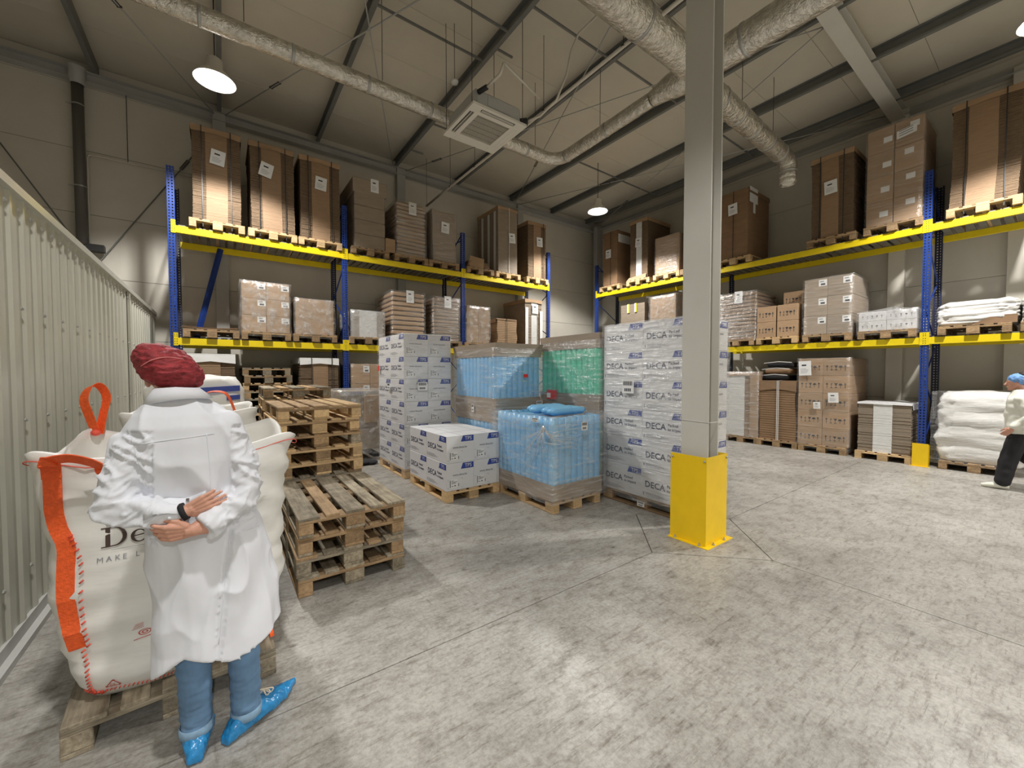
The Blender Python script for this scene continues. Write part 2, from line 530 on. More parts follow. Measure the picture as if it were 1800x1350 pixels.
# walls of horizontal sandwich panels
def panel_wall(name, axis, pos, a0, a1, side, zt=CZ, ph=1.12):
    m = MB()
    if axis == 'y': m.box(a0, a1, pos, pos + 0.15 * side, 0, zt) if side > 0 else m.box(a0, a1, pos - 0.15, pos, 0, zt)
    else: m.box(pos, pos + 0.15, a0, a1, 0, zt) if side > 0 else m.box(pos - 0.15, pos, a0, a1, 0, zt)
    w = struct(name, m, 'seam_dark')
    z = 0.0
    while z < zt - 0.02:
        z1 = min(z + ph, zt)
        p = MB(); t = 0.012
        if axis == 'y':
            q = (a0, a1, pos - t, pos - 0.0005) if side > 0 else (a0, a1, pos + 0.0005, pos + t)
        else:
            q = (pos - t, pos - 0.0005, a0, a1) if side > 0 else (pos + 0.0005, pos + t, a0, a1)
        p.cbox(q[0], q[1], q[2], q[3], z + 0.003, z1 - 0.003, 0.003)
        struct('wall_panel', p, 'wall_paint', parent=w)
        z = z1
    return w
panel_wall('wall_back', 'y', WY1, WX0, WX1, 1)
panel_wall('wall_right', 'x', WX1, WY0, WY1, 1)
panel_wall('wall_left', 'x', WX0, WY0, WY1, -1)
panel_wall('wall_front', 'y', WY0, WX0, WX1, -1)

# ceiling of deck panels
mb = MB(); mb.box(WX0 - .2, WX1 + .2, WY0 - .2, WY1 + .2, CZ + 0.02, CZ + 0.2)
ceil = struct('ceiling', mb, 'seam_dark')
y = WY0
while y < WY1 - 0.05:
    y1 = min(y + 1.1, WY1)
    p = MB(); p.cbox(WX0, WX1, y + 0.002, y1 - 0.002, CZ, CZ + 0.019, 0.004)
    struct('ceiling_panel', p, 'ceiling_paint', parent=ceil)
    y = y1

# purlins: C sections running away from the camera
pur = []
for i, x in enumerate([-5.2, -3.45, -1.72, 0.06, 1.88, 3.72, 5.48, 7.36, 9.05, 10.72]):
    m = MB()
    m.box(x - 0.035, x + 0.035, WY0, WY1 - 0.02, CZ - 0.20, CZ - 0.19)
    m.box(x + 0.027, x + 0.035, WY0, WY1 - 0.02, CZ - 0.19, CZ - 0.01)
    m.box(x - 0.035, x + 0.035, WY0, WY1 - 0.02, CZ - 0.01, CZ)
    m.box(x - 0.035, x - 0.029, WY0, WY1 - 0.02, CZ - 0.19, CZ - 0.165)
    tag(struct('trim_%d' % (i + 1), m, 'steel_grey'), 'dark grey steel ceiling purlin', 'purlin')
# rafters across (I beams) at the column line, and eave channels
def ibeam_x(name, x0, x1, yc, z0, h=0.3, w=0.22, mat='column_paint'):
    m = MB()
    m.box(x0, x1, yc - w / 2, yc + w / 2, z0, z0 + 0.016)
    m.box(x0, x1, yc - w / 2, yc + w / 2, z0 + h - 0.016, z0 + h)
    m.box(x0, x1, yc - 0.006, yc + 0.006, z0 + 0.016, z0 + h - 0.016)
    return struct(name, m, mat)
ibeam_x('trim_21', WX0, WX1 - 0.02, 2.12, 6.72, 0.22)
ibeam_x('trim_22', WX0, WX1 - 0.02, -4.0, 6.72, 0.22)
m = MB(); m.box(WX0, WX1, WY1 - 0.19, WY1 - 0.013, 6.74, 6.75); m.box(WX0, WX1, WY1 - 0.19, WY1 - 0.013, 6.90, 6.91)
m.box(WX0, WX1, WY1 - 0.10, WY1 - 0.09, 6.75, 6.90)
struct('trim_23', m, 'steel_light')
m = MB(); m.box(WX1 - 0.19, WX1 - 0.013, WY0, WY1, 6.78, 6.79); m.box(WX1 - 0.10, WX1 - 0.09, WY0, WY1, 6.79, 6.90)
struct('trim_24', m, 'steel_light')
# wall columns
def wcol(name, x0, x1, y0, y1, z1=6.9, mat='steel_light'):
    m = MB(); m.cbox(x0, x1, y0, y1, 0, z1, 0.005); return struct(name, m, mat)
wcol('trim_31', -0.06, 0.16, WY1 - 0.16, WY1 - 0.013)
wcol('trim_32', 3.74, 3.96, WY1 - 0.16, WY1 - 0.013)
wcol('trim_33', 7.6, 7.82, WY1 - 0.16, WY1 - 0.013)
wcol('trim_34', WX1 - 0.16, WX1 - 0.013, 1.97, 2.22, mat='wall_paint')
wcol('trim_35', WX1 - 0.14, WX1 - 0.013, -0.05, 0.67, mat='wall_paint')
wcol('trim_36', WX1 - 0.30, WX1 - 0.013, 10.0, 10.18)

# corrugated partition on the left
CX, CT = -1.0, 2.80
mb = MB(); mb.box(CX - 0.10, CX - 0.03, -6.0, WY1 - 0.02, 0.0, CT - 0.01)
part_w = struct('wall_partition', mb, 'seam_dark')
def corr_sheet(y0, y1):
    m = MB(); pts = []
    y = y0; pitch = 0.20
    while y < y1 - 0.01:
        e = min(y + pitch, y1)
        pts += [(0.0, y), (0.0, y + 0.130), (0.016, y + 0.146), (0.016, y + 0.176), (0.0, min(y + 0.192, e))]
        y += pitch
    if pts[-1][1] < y1: pts.append((0.0, y1))
    n = len(pts)
    v = [(CX - 0.028 + a, b, z) for z in (0.10, CT - 0.05) for a, b in pts]
    F = [(i, i + 1, i + 1 + n, i + n) for i in range(n - 1)]
    m.add(v, F)
    m.add([(CX - 0.03 + a, b, z) for z in (0.10, CT - 0.05) for a, b in pts], [f[::-1] for f in F])
    return m
y = -6.0
while y < WY1 - 0.1:
    y1 = min(y + 1.0, WY1 - 0.03)
    struct('wall_panel', corr_sheet(y, y1 - 0.003), 'corrugated_paint', parent=part_w)
    y = y1
m = MB()
for zb in (0.42, 1.35, 2.05, 2.66):
    y = -5.9
    while y < WY1 - 0.2:
        m.lathe([(0.013, 0), (0.013, 0.006), (0.006, 0.011)], (0, 0, 0), 6, 0, False, False, True)
        k = 18
        for q in range(len(m.v) - 18, len(m.v)):
            a, b, c = m.v[q]; m.v[q] = (CX - 0.012 + c, y + 0.161 - 0.06 * 0 + a, zb + b)
        y += 0.20 if zb == 2.66 else 0.40
s_ = struct('screw_heads', m, 'galvanised', parent=part_w); s_['kind'] = 'stuff'
m = MB(); m.box(CX - 0.12, CX + 0.012, -6.0, WY1 - 0.02, CT - 0.055, CT)
m.box(CX - 0.12, CX - 0.11, -6.0, WY1 - 0.02, 0, CT)
struct('top_rail', m, 'corrugated_paint', parent=part_w)
m = MB(); m.box(CX - 0.03, CX + 0.03, -6.0, WY1 - 0.02, 0.0, 0.04); m.box(CX - 0.03, CX - 0.009, -6.0, WY1 - 0.02, 0.04, 0.115)
struct('bottom_rail', m, 'steel_light', parent=part_w)
m = MB(); m.box(CX - 0.02, CX + 0.006, 7.5, 7.56, 0.1, CT - 0.05)
struct('joint_strip', m, 'corrugated_paint', parent=part_w)

# ------------------------------------------------------------------ column and its guard
t = thing('steel_column', 'light grey steel H column standing in a yellow guard', 'column', (3.72, 1.98, 0))
m = MB(); m.cbox(0, 0.016, 0, 0.275, 0, 6.72, 0.002); m.cbox(0.178, 0.194, 0, 0.275, 0, 6.72, 0.002); m.box(0.016, 0.178, 0.132, 0.144, 0, 6.72)
part('column_shaft', m, 'column_paint', t)
m = MB(); m.tube([(-0.004, -0.004, 1.17), (-0.004, 0.279, 1.175), (0.198, 0.279, 1.17), (0.198, -0.004, 1.165), (-0.004, -0.004, 1.17)], 0.003, 6)
part('tie_wire', m, 'strap_white', t)
t = thing('column_guard', 'yellow bent steel guard bolted around the foot of the column', 'guard', (3.655, 1.955, 0))
m = MB(); T = 0.006
m.box(0, T, 0, 0.37, 0, 0.845); m.box(T, 0.385, 0, T, 0, 0.845); m.box(0.379, 0.385, T, 0.37, 0, 0.845)
part('guard_shell', m, 'guard_yellow', t)
m = MB(); m.box(-0.045, 0, -0.045, 0.37, 0, 0.007); m.box(0, 0.43, -0.045, 0, 0, 0.007); m.box(0.385, 0.43, 0, 0.37, 0, 0.007)
fl_ = part('foot_flange', m, 'guard_yellow', t)
for bx, by in ((-0.022, 0.30), (-0.022, 0.05), (0.10, -0.022), (0.30, -0.022)):
    m = MB(); m.lathe([(0.013, 0), (0.013, 0.010), (0.006, 0.012), (0.006, 0.028), (0.0, 0.028)], (0, 0, 0), 6, 0, False)
    part('anchor_bolt', m, 'galvanised', fl_, (bx, by, 0.007))
for bx, by in ((-0.006, 0.345), (-0.006, 0.02), (0.365, -0.006)):
    m = MB(); m.ball((0, 0, 0), 0.011, 8, 5)
    part('guard_screw', m, 'galvanised', t, (bx, by, 0.81))

# ------------------------------------------------------------------ pallets
def shared(name, mat, x, y, z, c=0.003):
    m = MB(); m.cbox(-x / 2, x / 2, -y / 2, y / 2, 0, z, c)
    return m.mesh(name, mat)
PAL = {}
def pallet_meshes(mat):
    if mat not in PAL:
        PAL[mat] = dict(
            wide=shared('deck_board', mat, 0.145, 1.2, 0.022), slim=shared('deck_board', mat, 0.10, 1.2, 0.022),
            cross=shared('stringer_board', mat, 0.145, 0.8, 0.022),
            bw=shared('bottom_board', mat, 0.145, 1.2, 0.022), bs=shared('bottom_board', mat, 0.10, 1.2, 0.022),
            kw=shared('block', mat, 0.145, 0.145, 0.078, 0.004), ks=shared('block', mat, 0.10, 0.145, 0.078, 0.004),
            kc=shared('block', mat, 0.145, 0.10, 0.078, 0.004))
    return PAL[mat]
PAL_LAYOUT = []
for x, k in ((-0.35, 'bs'), (0, 'bw'), (0.35, 'bs')): PAL_LAYOUT.append(('bottom_board', k, x, 0, 0, 0))
for x in (-0.35, 0, 0.35):
    for y in (-0.5275, 0, 0.5275): PAL_LAYOUT.append(('block', 'kw' if x == 0 else 'ks', x, y, 0.022, 0))
for y in (-0.5275, 0, 0.5275): PAL_LAYOUT.append(('stringer_board', 'cross', 0, y, 0.1, PI / 2))
for x, k in ((-0.3275, 'wide'), (-0.165, 'slim'), (0, 'wide'), (0.165, 'slim'), (0.3275, 'wide')): PAL_LAYOUT.append(('deck_board', k, x, 0, 0.122, 0))
def pallet(x, y, z, label, mat='wood_mid', rot=0.0, group=None, mix=None, detail=True):
    t = thing('wooden_pallet', label, 'pallet', (x, y, z), rot, group)
    for nm, k, px, py, pz, r in PAL_LAYOUT:
        mt = mat
        if mix and random.random() < 0.3: mt = mix
        # cross boards are 0.8 long: their mesh runs along Y, so turn it
        o = link(nm, pallet_meshes(mt)[k], t, (px, py, pz), (0, 0, r))
    return t

def pallet_stack(x, y, n, where, mats, rot=0.0, jit=0.012, group='', rots=None):
    ords = ['bottom', 'second', 'third', 'fourth', 'fifth', 'sixth', 'seventh', 'eighth', 'ninth', 'tenth', 'eleventh', 'twelfth', 'thirteenth']
    for i in range(n):
        mt = mats[i % len(mats)] if not callable(mats) else mats(i)
        tone = {'wood_new': 'pale', 'wood_mid': 'brown', 'wood_old': 'weathered grey'}[mt]
        pos = 'top' if i == n - 1 else ords[i] + (' up' if i else '')
        dx, dy = (random.uniform(-jit, jit), random.uniform(-jit, jit))
        r = rot + random.uniform(-0.012, 0.012) + (rots.get(i, 0) if rots else 0)
        pallet(x + dx, y + dy, 0.001 + 0.1445 * i, '%s wooden pallet, %s in %s' % (tone, pos, where), mt, r, group, mix='wood_mid' if mt != 'wood_mid' else 'wood_old')
pallet_stack(0.825, 3.85, 4, 'the short weathered stack on the bare floor', ['wood_old', 'wood_old', 'wood_mid', 'wood_old'], 0.0, 0.014, 'pallets in the short front stack')
pallet_stack(0.83, 5.17, 9, 'the tall stack behind the short one', ['wood_new', 'wood_mid', 'wood_new', 'wood_mid', 'wood_new', 'wood_new', 'wood_mid', 'wood_new', 'wood_new'], 0.02, 0.014, 'pallets in the middle stack')
pallet_stack(0.84, 6.62, 10, 'the farther stack on the open floor', ['wood_new', 'wood_mid'], -0.02, 0.014, 'pallets in the third stack')
pallet_stack(0.73, 9.65, 12, 'the stack under the left rack', ['wood_mid', 'wood_new', 'wood_mid', 'wood_old'], 0.0, 0.018, 'pallets stacked under the left rack')

# ------------------------------------------------------------------ racks
def upright_mesh(h, mat):
    m = MB(); w = 0.10; dpt = 0.07; t = 0.003
    # front web with two rows of real holes
    cols = [0, 0.018, 0.038, 0.062, 0.082, 0.10]
    z = 0.0
    while z < h - 0.001:
        z1 = min(z + 0.05, h)
        a, b = z + 0.013, min(z + 0.037, h)
        rows = [(z, a, False), (a, b, True), (b, z1, False)]
        for r0, r1, hole in rows:
            if r1 - r0 < 1e-4: continue
            if hole:
                for c in (0, 2, 4):
                    m.add([(cols[c] - w / 2, 0, r0), (cols[c + 1] - w / 2, 0, r0), (cols[c + 1] - w / 2, 0, r1), (cols[c] - w / 2, 0, r1)], [(0, 1, 2, 3)])
            else:
                m.add([(-w / 2, 0, r0), (w / 2, 0, r0), (w / 2, 0, r1), (-w / 2, 0, r1)], [(0, 1, 2, 3)])
        z = z1
    # side webs also perforated in one row
    for sx in (-w / 2, w / 2):
        z = 0.0
        while z < h - 0.001:
            z1 = min(z + 0.05, h)
            a, b = z + 0.015, min(z + 0.037, h)
            m.add([(sx, 0, z), (sx, dpt, z), (sx, dpt, a), (sx, 0, a)], [(0, 1, 2, 3)])
            m.add([(sx, 0, a), (sx, 0.026, a), (sx, 0.026, b), (sx, 0, b)], [(0, 1, 2, 3)])
            m.add([(sx, 0.044, a), (sx, dpt, a), (sx, dpt, b), (sx, 0.044, b)], [(0, 1, 2, 3)])
            m.add([(sx, 0, b), (sx, dpt, b), (sx, dpt, z1), (sx, 0, z1)], [(0, 1, 2, 3)])
            z = z1
    m.box(-w / 2, -w / 2 + 0.018, dpt, dpt + t, 0, h); m.box(w / 2 - 0.018, w / 2, dpt, dpt + t, 0, h)
    return m.mesh('upright', mat)
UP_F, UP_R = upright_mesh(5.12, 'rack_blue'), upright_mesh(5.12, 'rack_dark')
def beam_mb(L):
    m = MB(); m.cbox(0.05, L - 0.05, -0.001, 0.045, -0.12, 0, 0.004); return m
def plate_mb(wd=0.06, h=0.22):
    m = MB(); m.box(-wd / 2, wd / 2, -0.008, 0, -h * 0.6, h * 0.4)
    for zz in (-0.10, -0.06, -0.02, 0.03, 0.06):
        for xx in (-0.014, 0.014):
            m.box(xx - 0.005, xx + 0.005, -0.010, -0.0075, zz - 0.007, zz + 0.007, 1)
    return m
def rack(label, loc, rotz, bays, uprights, levels, skip=()):
    """local: x along the rack, front at y=0, depth 1.1"""
    t = thing('pallet_rack', label, 'rack', loc, rotz)
    D = 1.1
    for i, x in enumerate(uprights):
        link('upright', UP_F, t, (x, 0, 0))
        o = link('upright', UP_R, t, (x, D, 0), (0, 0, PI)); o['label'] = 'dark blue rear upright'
        m = MB()
        z = 0.35; k = 0
        while z < 4.7:
            a, b = ((x, 0.07, z), (x, D - 0.07, z + 0.55)) if k % 2 == 0 else ((x, D - 0.07, z), (x, 0.07, z + 0.55))
            m.tube([a, b], 0.014, 6, 0, False); z += 0.6; k += 1
        m.tube([(x, 0.07, 0.25), (x, D - 0.07, 0.25)], 0.014, 6, 0, False)
        m.tube([(x, 0.07, 4.95), (x, D - 0.07, 4.95)], 0.014, 6, 0, False)
        part('frame_bracing', m, 'rack_blue', t)
        m = MB(); m.box(x - 0.07, x + 0.07, -0.03, 0.10, 0, 0.008); m.box(x - 0.07, x + 0.07, D - 0.10, D + 0.03, 0, 0.008)
        part('base_plate', m, 'rack_dark', t)
    for b in range(len(uprights) - 1):
        xa, xb = uprights[b], uprights[b + 1]
        for zl in levels:
            bm_ = beam_mb(xb - xa)
            bm_ = bm_.mesh('beam', 'rack_yellow')
            for yy, r in ((-0.004, 0), (D + 0.004, PI)):
                o = link('beam', bm_, t, (xa if r == 0 else xb, yy, zl), (0, 0, r))
            # deck boards between the beams
            sm = MB(); sm.cbox(-0.048, 0.048, 0.0, D - 0.02, 0, 0.02, 0.003); sm = sm.mesh('deck_slat', 'deck_steel')
            n = int((xb - xa - 0.16) / 0.135)
            for k in range(n):
                link('deck_slat', sm, t, (xa + 0.14 + k * (xb - xa - 0.28) / (n - 1), 0.01, zl + 0.0005))
    pm = plate_mb().mesh('beam_connector', ['rack_yellow', 'ink'])
    pw = plate_mb(0.12).mesh('beam_connector', ['rack_yellow', 'ink'])
    for i, x in enumerate(uprights):
        for zl in levels:
            e = i == 0 or i == len(uprights) - 1
            dx = 0.0 if not e else (0.025 if i == 0 else -0.025)
            link('beam_connector', pm if e else pw, t, (x + dx, -0.006, zl))
    return t
LZ = (2.24, 4.14)
rackL = rack('long blue and yellow pallet rack along the back wall', (0, 8.9, 0), 0, 3, [-0.64, 2.13, 4.94, 7.76], LZ)
rackR = rack('blue and yellow pallet rack along the right wall', (9.95, 0, 0), -PI / 2, 3, [-9.08, -5.28, -1.48, 2.32], (2.25, 4.19))
m = MB(); m.box(-0.10, 0.10, -0.10, -0.094, 0, 0.40); m.add([(-0.10, -0.094, 0), (-0.10, 0.06, 0), (-0.10, 0.03, 0.36), (-0.10, -0.094, 0.40)], [(0, 1, 2, 3)])
m.add([(0.10, -0.094, 0), (0.10, 0.06, 0), (0.10, 0.03, 0.36), (0.10, -0.094, 0.40)], [(3, 2, 1, 0)])
t = thing('rack_guard', 'small yellow steel guard at the foot of the near blue upright', 'guard', (9.95, 1.48, 0), -PI / 2)
part('guard_shell', m, 'guard_yellow', t)
m = MB(); m.box(-0.13, 0.13, -0.13, -0.10, 0, 0.006)
part('foot_flange', m, 'guard_yellow', t)

# blue diagonal strut at the back of the first bay
m = MB(); m.tube([(-0.38, 1.05, 2.3), (0.03, 1.05, 4.1)], 0.05, 4, 0, False)
part('diagonal_brace', m, 'rack_blue', rackL)

# ------------------------------------------------------------------ loads
SIDE = {'L': (lambda c, z, dep: ((c, 8.84 + dep / 2, z), 0.0)), 'R': (lambda c, z, dep: ((9.88 + dep / 2, c, z), -PI / 2))}
PH = 0.1445
def base_pallet(side, c, z, what, mat, rot=0):
    loc, r = SIDE[side](c, z, 1.2)
    pallet(loc[0], loc[1], loc[2], 'wooden pallet under ' + what, mat, r + rot)
def spot(side, c, z, dep, set_back=0.03):
    (x, y, z), r = SIDE[side](c, z, dep)
    if side == 'L': y += set_back
    else: x += set_back
    return (x, y, z), r

def paper_part(t, x, y, z, w=0.21, h=0.26, rot=0.0, face='front', name='paper_label', bold=True):
    m = MB()
    M = (M_front(x, y, z) if face == 'front' else M_west(y, x, z)) @ Matrix.Rotation(rot, 4, 'Z')
    m.add([(-w / 2, -h / 2, 0), (w / 2, -h / 2, 0), (w / 2, h / 2, 0), (-w / 2, h / 2, 0), (-w / 2, -h / 2, 0.002), (w / 2, -h / 2, 0.002), (w / 2, h / 2, 0.002), (-w / 2, h / 2, 0.002)],
          [(0, 1, 5, 4), (1, 2, 6, 5), (2, 3, 7, 6), (3, 0, 4, 7), (4, 5, 6, 7)], 0, False, M)
    if bold: put_poly(m, rect(-w * 0.25, w * 0.12, h * 0.16, h * 0.26), M, 1, 0.003)
    for k in range(4):
        v = -h * 0.05 - k * h * 0.09
        put_poly(m, rect(-w * 0.36, w * (0.1 + 0.06 * ((k * 7) % 4)), v, v + h * 0.02), M, 2, 0.003)
    return part(name, m, ['paper', 'ink', 'ink_grey'], t)

def film_shell(w, d, h, over=0.012, wob=0.012, top=True, dome=0.0, z0=-0.05, step=0.085, seed=0):
    m = MB(); W = w / 2 + over; D = d / 2 + over
    nx = max(3, int(w / step)); ny = max(3, int(d / step)); nz = max(3, int((h - z0) / step))
    per = [(-W + 2 * W * i / nx, -D) for i in range(nx)] + [(W, -D + 2 * D * i / ny) for i in range(ny)] + \
          [(W - 2 * W * i / nx, D) for i in range(nx)] + [(-W, D - 2 * D * i / ny) for i in range(ny)]
    rings = []
    for j in range(nz + 1):
        z = z0 + (h + over - z0) * j / nz
        ring = []
        for (x, y) in per:
            L = math.hypot(x, y) or 1
            n = noise.noise(Vector((x * 4 + seed, y * 4, z * 5))) * 0.5 + 0.5
            f = n * wob
            cx, cy = (1 if abs(abs(x) - W) < 1e-6 else 0), (1 if abs(abs(y) - D) < 1e-6 else 0)
            ring.append((x + f * cx * (1 if x > 0 else -1), y + f * cy * (1 if y > 0 else -1), z))
        rings.append(ring)
    if top:
        for q in (0.75, 0.4, 0.05):
            rings.append([(x * q, y * q, h + over + dome * (1 - q) * (0.6 + 0.4 * noise.noise(Vector((x * 5 + seed, y * 5, q))) ) + 0.01 * noise.noise(Vector((x * 9, y * 9 + seed, 1)))) for x, y in per])
    m.loft(rings, 0, True, False, top)
    return m

def sheet_stack(side, c, z, w, d, h, what, label, strips=(0.30, 0.70), cap=True, straps=(0.2, 0.8), paper=(0.5, 0.75), flap='sheet_flap', edge='sheet_edge', th=0.016, pal='wood_mid', lean=0.0, set_back=0.05, capmat='cardboard', rot=0.0, film_=False, group='stacks of flat cardboard', strapmat='strap_dark', capdrop=0.10, nopal=False):
    if not nopal: base_pallet(side, c, z, what, pal)
    zz = z + (0 if nopal else PH)
    loc, r = spot(side, c, zz, d, set_back)
    t = thing('cardboard_stack', label, 'cardboard stack', loc, r + rot, group)
    n = int(h / th); sd = (hash(label) if False else sum(ord(q) for q in label)) % 97
    me = MB(); mf = MB()
    x0, x1 = -w / 2 + w * strips[0], -w / 2 + w * strips[1]
    for i in range(n):
        zc = h * i / n; tt = h / n * 0.80
        f = i / n
        lx = lean * math.sin(f * 3.0 + sd) + 0.5 * lean * math.sin(f * 8 + sd * 2)
        j = random.uniform(-0.004, 0.004); jy = random.uniform(-0.006, 0.006)
        if strips[0] > 0: me.box(-w / 2 + lx + j, x0 + lx, -d / 2 + jy + 0.006, d / 2, zc, zc + tt)
        if strips[1] < 1: me.box(x1 + lx, w / 2 + lx + j, -d / 2 - jy + 0.006, d / 2, zc, zc + tt)
        mf.box(x0 + lx + 0.001, x1 + lx - 0.001, -d / 2 - 0.004 + jy * 0.3, d / 2 - 0.01, zc, zc + h / n * (0.93 if th < 0.04 else 0.86))
    if me.v:
        part('sheet_edges', me, edge, t, kind='stuff')
    part('folded_flaps', mf, flap, t, kind='stuff')
    lt = lean * math.sin(3.0 + sd)
    if cap:
        m = MB()
        m.cbox(-w / 2 - 0.012 + lt, w / 2 + 0.012 + lt, -d / 2 - 0.012, d / 2 + 0.012, h, h + 0.012, 0.003)
        m.add([(-w / 2 - 0.012 + lt, -d / 2 - 0.012, h), (lt, -d / 2 - 0.016, h), (w / 2 + 0.012 + lt, -d / 2 - 0.012, h), (w / 2 + 0.012 + lt, -d / 2 - 0.018, h - capdrop), (lt, -d / 2 - 0.026, h - capdrop * 0.75), (-w / 2 - 0.012 + lt, -d / 2 - 0.018, h - capdrop)], [(0, 5, 4, 1), (1, 4, 3, 2)])
        m.add([(-w / 2 - 0.012 + lt, -d / 2, h), (-w / 2 - 0.012 + lt, d / 2, h), (-w / 2 - 0.02 + lt, d / 2, h - 0.1), (-w / 2 - 0.02 + lt, -d / 2, h - 0.1)], [(0, 1, 2, 3)])
        m.add([(w / 2 + 0.012 + lt, -d / 2, h), (w / 2 + 0.02 + lt, -d / 2, h - 0.1), (w / 2 + 0.02 + lt, d / 2, h - 0.1), (w / 2 + 0.012 + lt, d / 2, h)], [(0, 1, 2, 3)])
        part('cardboard_cap', m, capmat, t)
    for s in straps:
        m = MB(); x = -w / 2 + w * s
        m.box(x - 0.007, x + 0.007, -d / 2 - 0.030, -d / 2 - 0.027, -0.12, h + 0.016)
        m.box(x - 0.007, x + 0.007, -d / 2 - 0.030, d / 2 + 0.018, h + 0.013, h + 0.016)
        part('strap', m, strapmat, t)
    if paper:
        paper_part(t, -w / 2 + w * paper[0], -d / 2 - 0.03, h * paper[1], rot=paper[2] if len(paper) > 2 else 0.05 * ((sd % 5) - 2))
    if film_:
        part('stretch_wrap', film_shell(w + 0.02, d + 0.02, h, seed=sd), film_ if isinstance(film_, str) else 'film_clear', t)
    return t

def bundle_stack(side, c, z, w, d, h, n, what, label, film_='film_clear', pal='wood_mid', paper=(0.55, 0.9), set_back=0.05, mat='cardboard', group='wrapped stacks of flat bundles', ribbed=False):
    base_pallet(side, c, z, what, pal)
    loc, r = spot(side, c, z + PH, d, set_back)
    t = thing('bundle_stack', label, 'bundle stack', loc, r, group)
    sd = sum(ord(q) for q in label) % 97
    hh = h / n
    m = MB()
    m.cbox(-w / 2, w / 2, -d / 2, d / 2, 0, hh * 0.74, 0.014)
    m.cbox(-w / 2 + 0.045, w / 2 - 0.045, -d / 2 + 0.045, d / 2 - 0.045, hh * 0.72, hh * 1.0, 0.004, 1)  # recess in a darker colour, painting shade into the gaps between bundles
    if ribbed:
        k = int(w / 0.035)
        for i in range(k):
            x = -w / 2 + 0.02 + i * (w - 0.04) / (k - 1)
            m.box(x - 0.005, x + 0.005, -d / 2 - 0.004, -d / 2, 0.01, hh * 0.72, 1)
    bm_ = m.mesh('bundle', [mat, 'sheet_edge'])
    for i in range(n):
        link('bundle', bm_, t, (random.uniform(-0.008, 0.008), random.uniform(-0.006, 0.006), i * hh), (0, 0, random.uniform(-0.006, 0.006)))
    if paper: paper_part(t, -w / 2 + w * paper[0], -d / 2 - 0.016, h * paper[1], 0.18, 0.28)
    part('stretch_wrap', film_shell(w + 0.02, d + 0.02, h, seed=sd), film_, t)
    return t

def carton_mesh(w, d, h, mat='cardboard', c=0.006):
    m = MB(); m.cbox(-w / 2, w / 2, -d / 2, d / 2, 0, h, c); return m.mesh('carton_body', mat)
_pr = {}
def handling_marks(w, h, d, n=2):
    """a row of care marks: arrows, glass, umbrella"""
    k = ('marks', w, h, d)
    if k in _pr: return _pr[k]
    m = MB(); M = M_front(0, -d / 2, 0)
    s = min(w, h) * 0.16; v = h * 0.46
    for i, u in enumerate((-0.34, -0.17, 0.0, 0.17, 0.34)):
        x = u * w
        if i in (0, 4):
            put_poly(m, rect(x - s * 0.07, x + s * 0.07, v - s, v + s * 0.4), M, 0, 0.002)
            put_poly(m, [(x - s * 0.35, v + s * 0.35), (x + s * 0.35, v + s * 0.35), (x, v + s)], M, 0, 0.002)
        elif i == 2:
            put_poly(m, [(x - s * 0.5, v + s * 0.8), (x - s * 0.1, v), (x + s * 0.1, v), (x + s * 0.5, v + s * 0.8)], M, 0, 0.002)
            put_poly(m, rect(x - s * 0.06, x + s * 0.06, v - s * 0.7, v), M, 0, 0.002)
            put_poly(m, rect(x - s * 0.35, x + s * 0.35, v - s * 0.85, v - s * 0.65), M, 0, 0.002)
        elif i == 3:
            put_poly(m, [(x - s * 0.6, v + s * 0.1), (x + s * 0.6, v + s * 0.1), (x + s * 0.3, v + s * 0.7), (x - s * 0.3, v + s * 0.7)], M, 0, 0.002)
            put_poly(m, rect(x - s * 0.06, x + s * 0.06, v - s * 0.8, v + s * 0.1), M, 0, 0.002)
        else:
            put_poly(m, rect(x - s * 0.3, x + s * 0.3, v - s * 0.9, v - s * 0.7), M, 0, 0.002)
            put_poly(m, rect(x - s * 0.05, x + s * 0.05, v - s * 0.7, v + s * 0.8), M, 0, 0.002)
            put_poly(m, [(x - s * 0.3, v + s * 0.3), (x + s * 0.3, v + s * 0.6), (x + s * 0.3, v + s * 0.75), (x - s * 0.3, v + s * 0.45)], M, 0, 0.002)
    _pr[k] = m.mesh('care_marks', ['ink']); return _pr[k]
def carton_label_mesh(w, h, d):
    k = ('lab', w, h, d)
    if k in _pr: return _pr[k]
    m = MB(); M = M_front(w * 0.30, -d / 2, h * 0.74)
    put_poly(m, rect(-w * 0.17, w * 0.17, -h * 0.17, h * 0.17), M, 0, 0.002)
    put_poly(m, rect(-w * 0.08, w * 0.10, -h * 0.12, -h * 0.03), M, 1, 0.003)
    put_poly(m, rect(-w * 0.12, w * 0.05, h * 0.06, h * 0.09), M, 1, 0.003)
    _pr[k] = m.mesh('paper_label', ['paper', 'ink']); return _pr[k]
ORD = ['bottom', 'second', 'third', 'fourth', 'fifth', 'sixth']
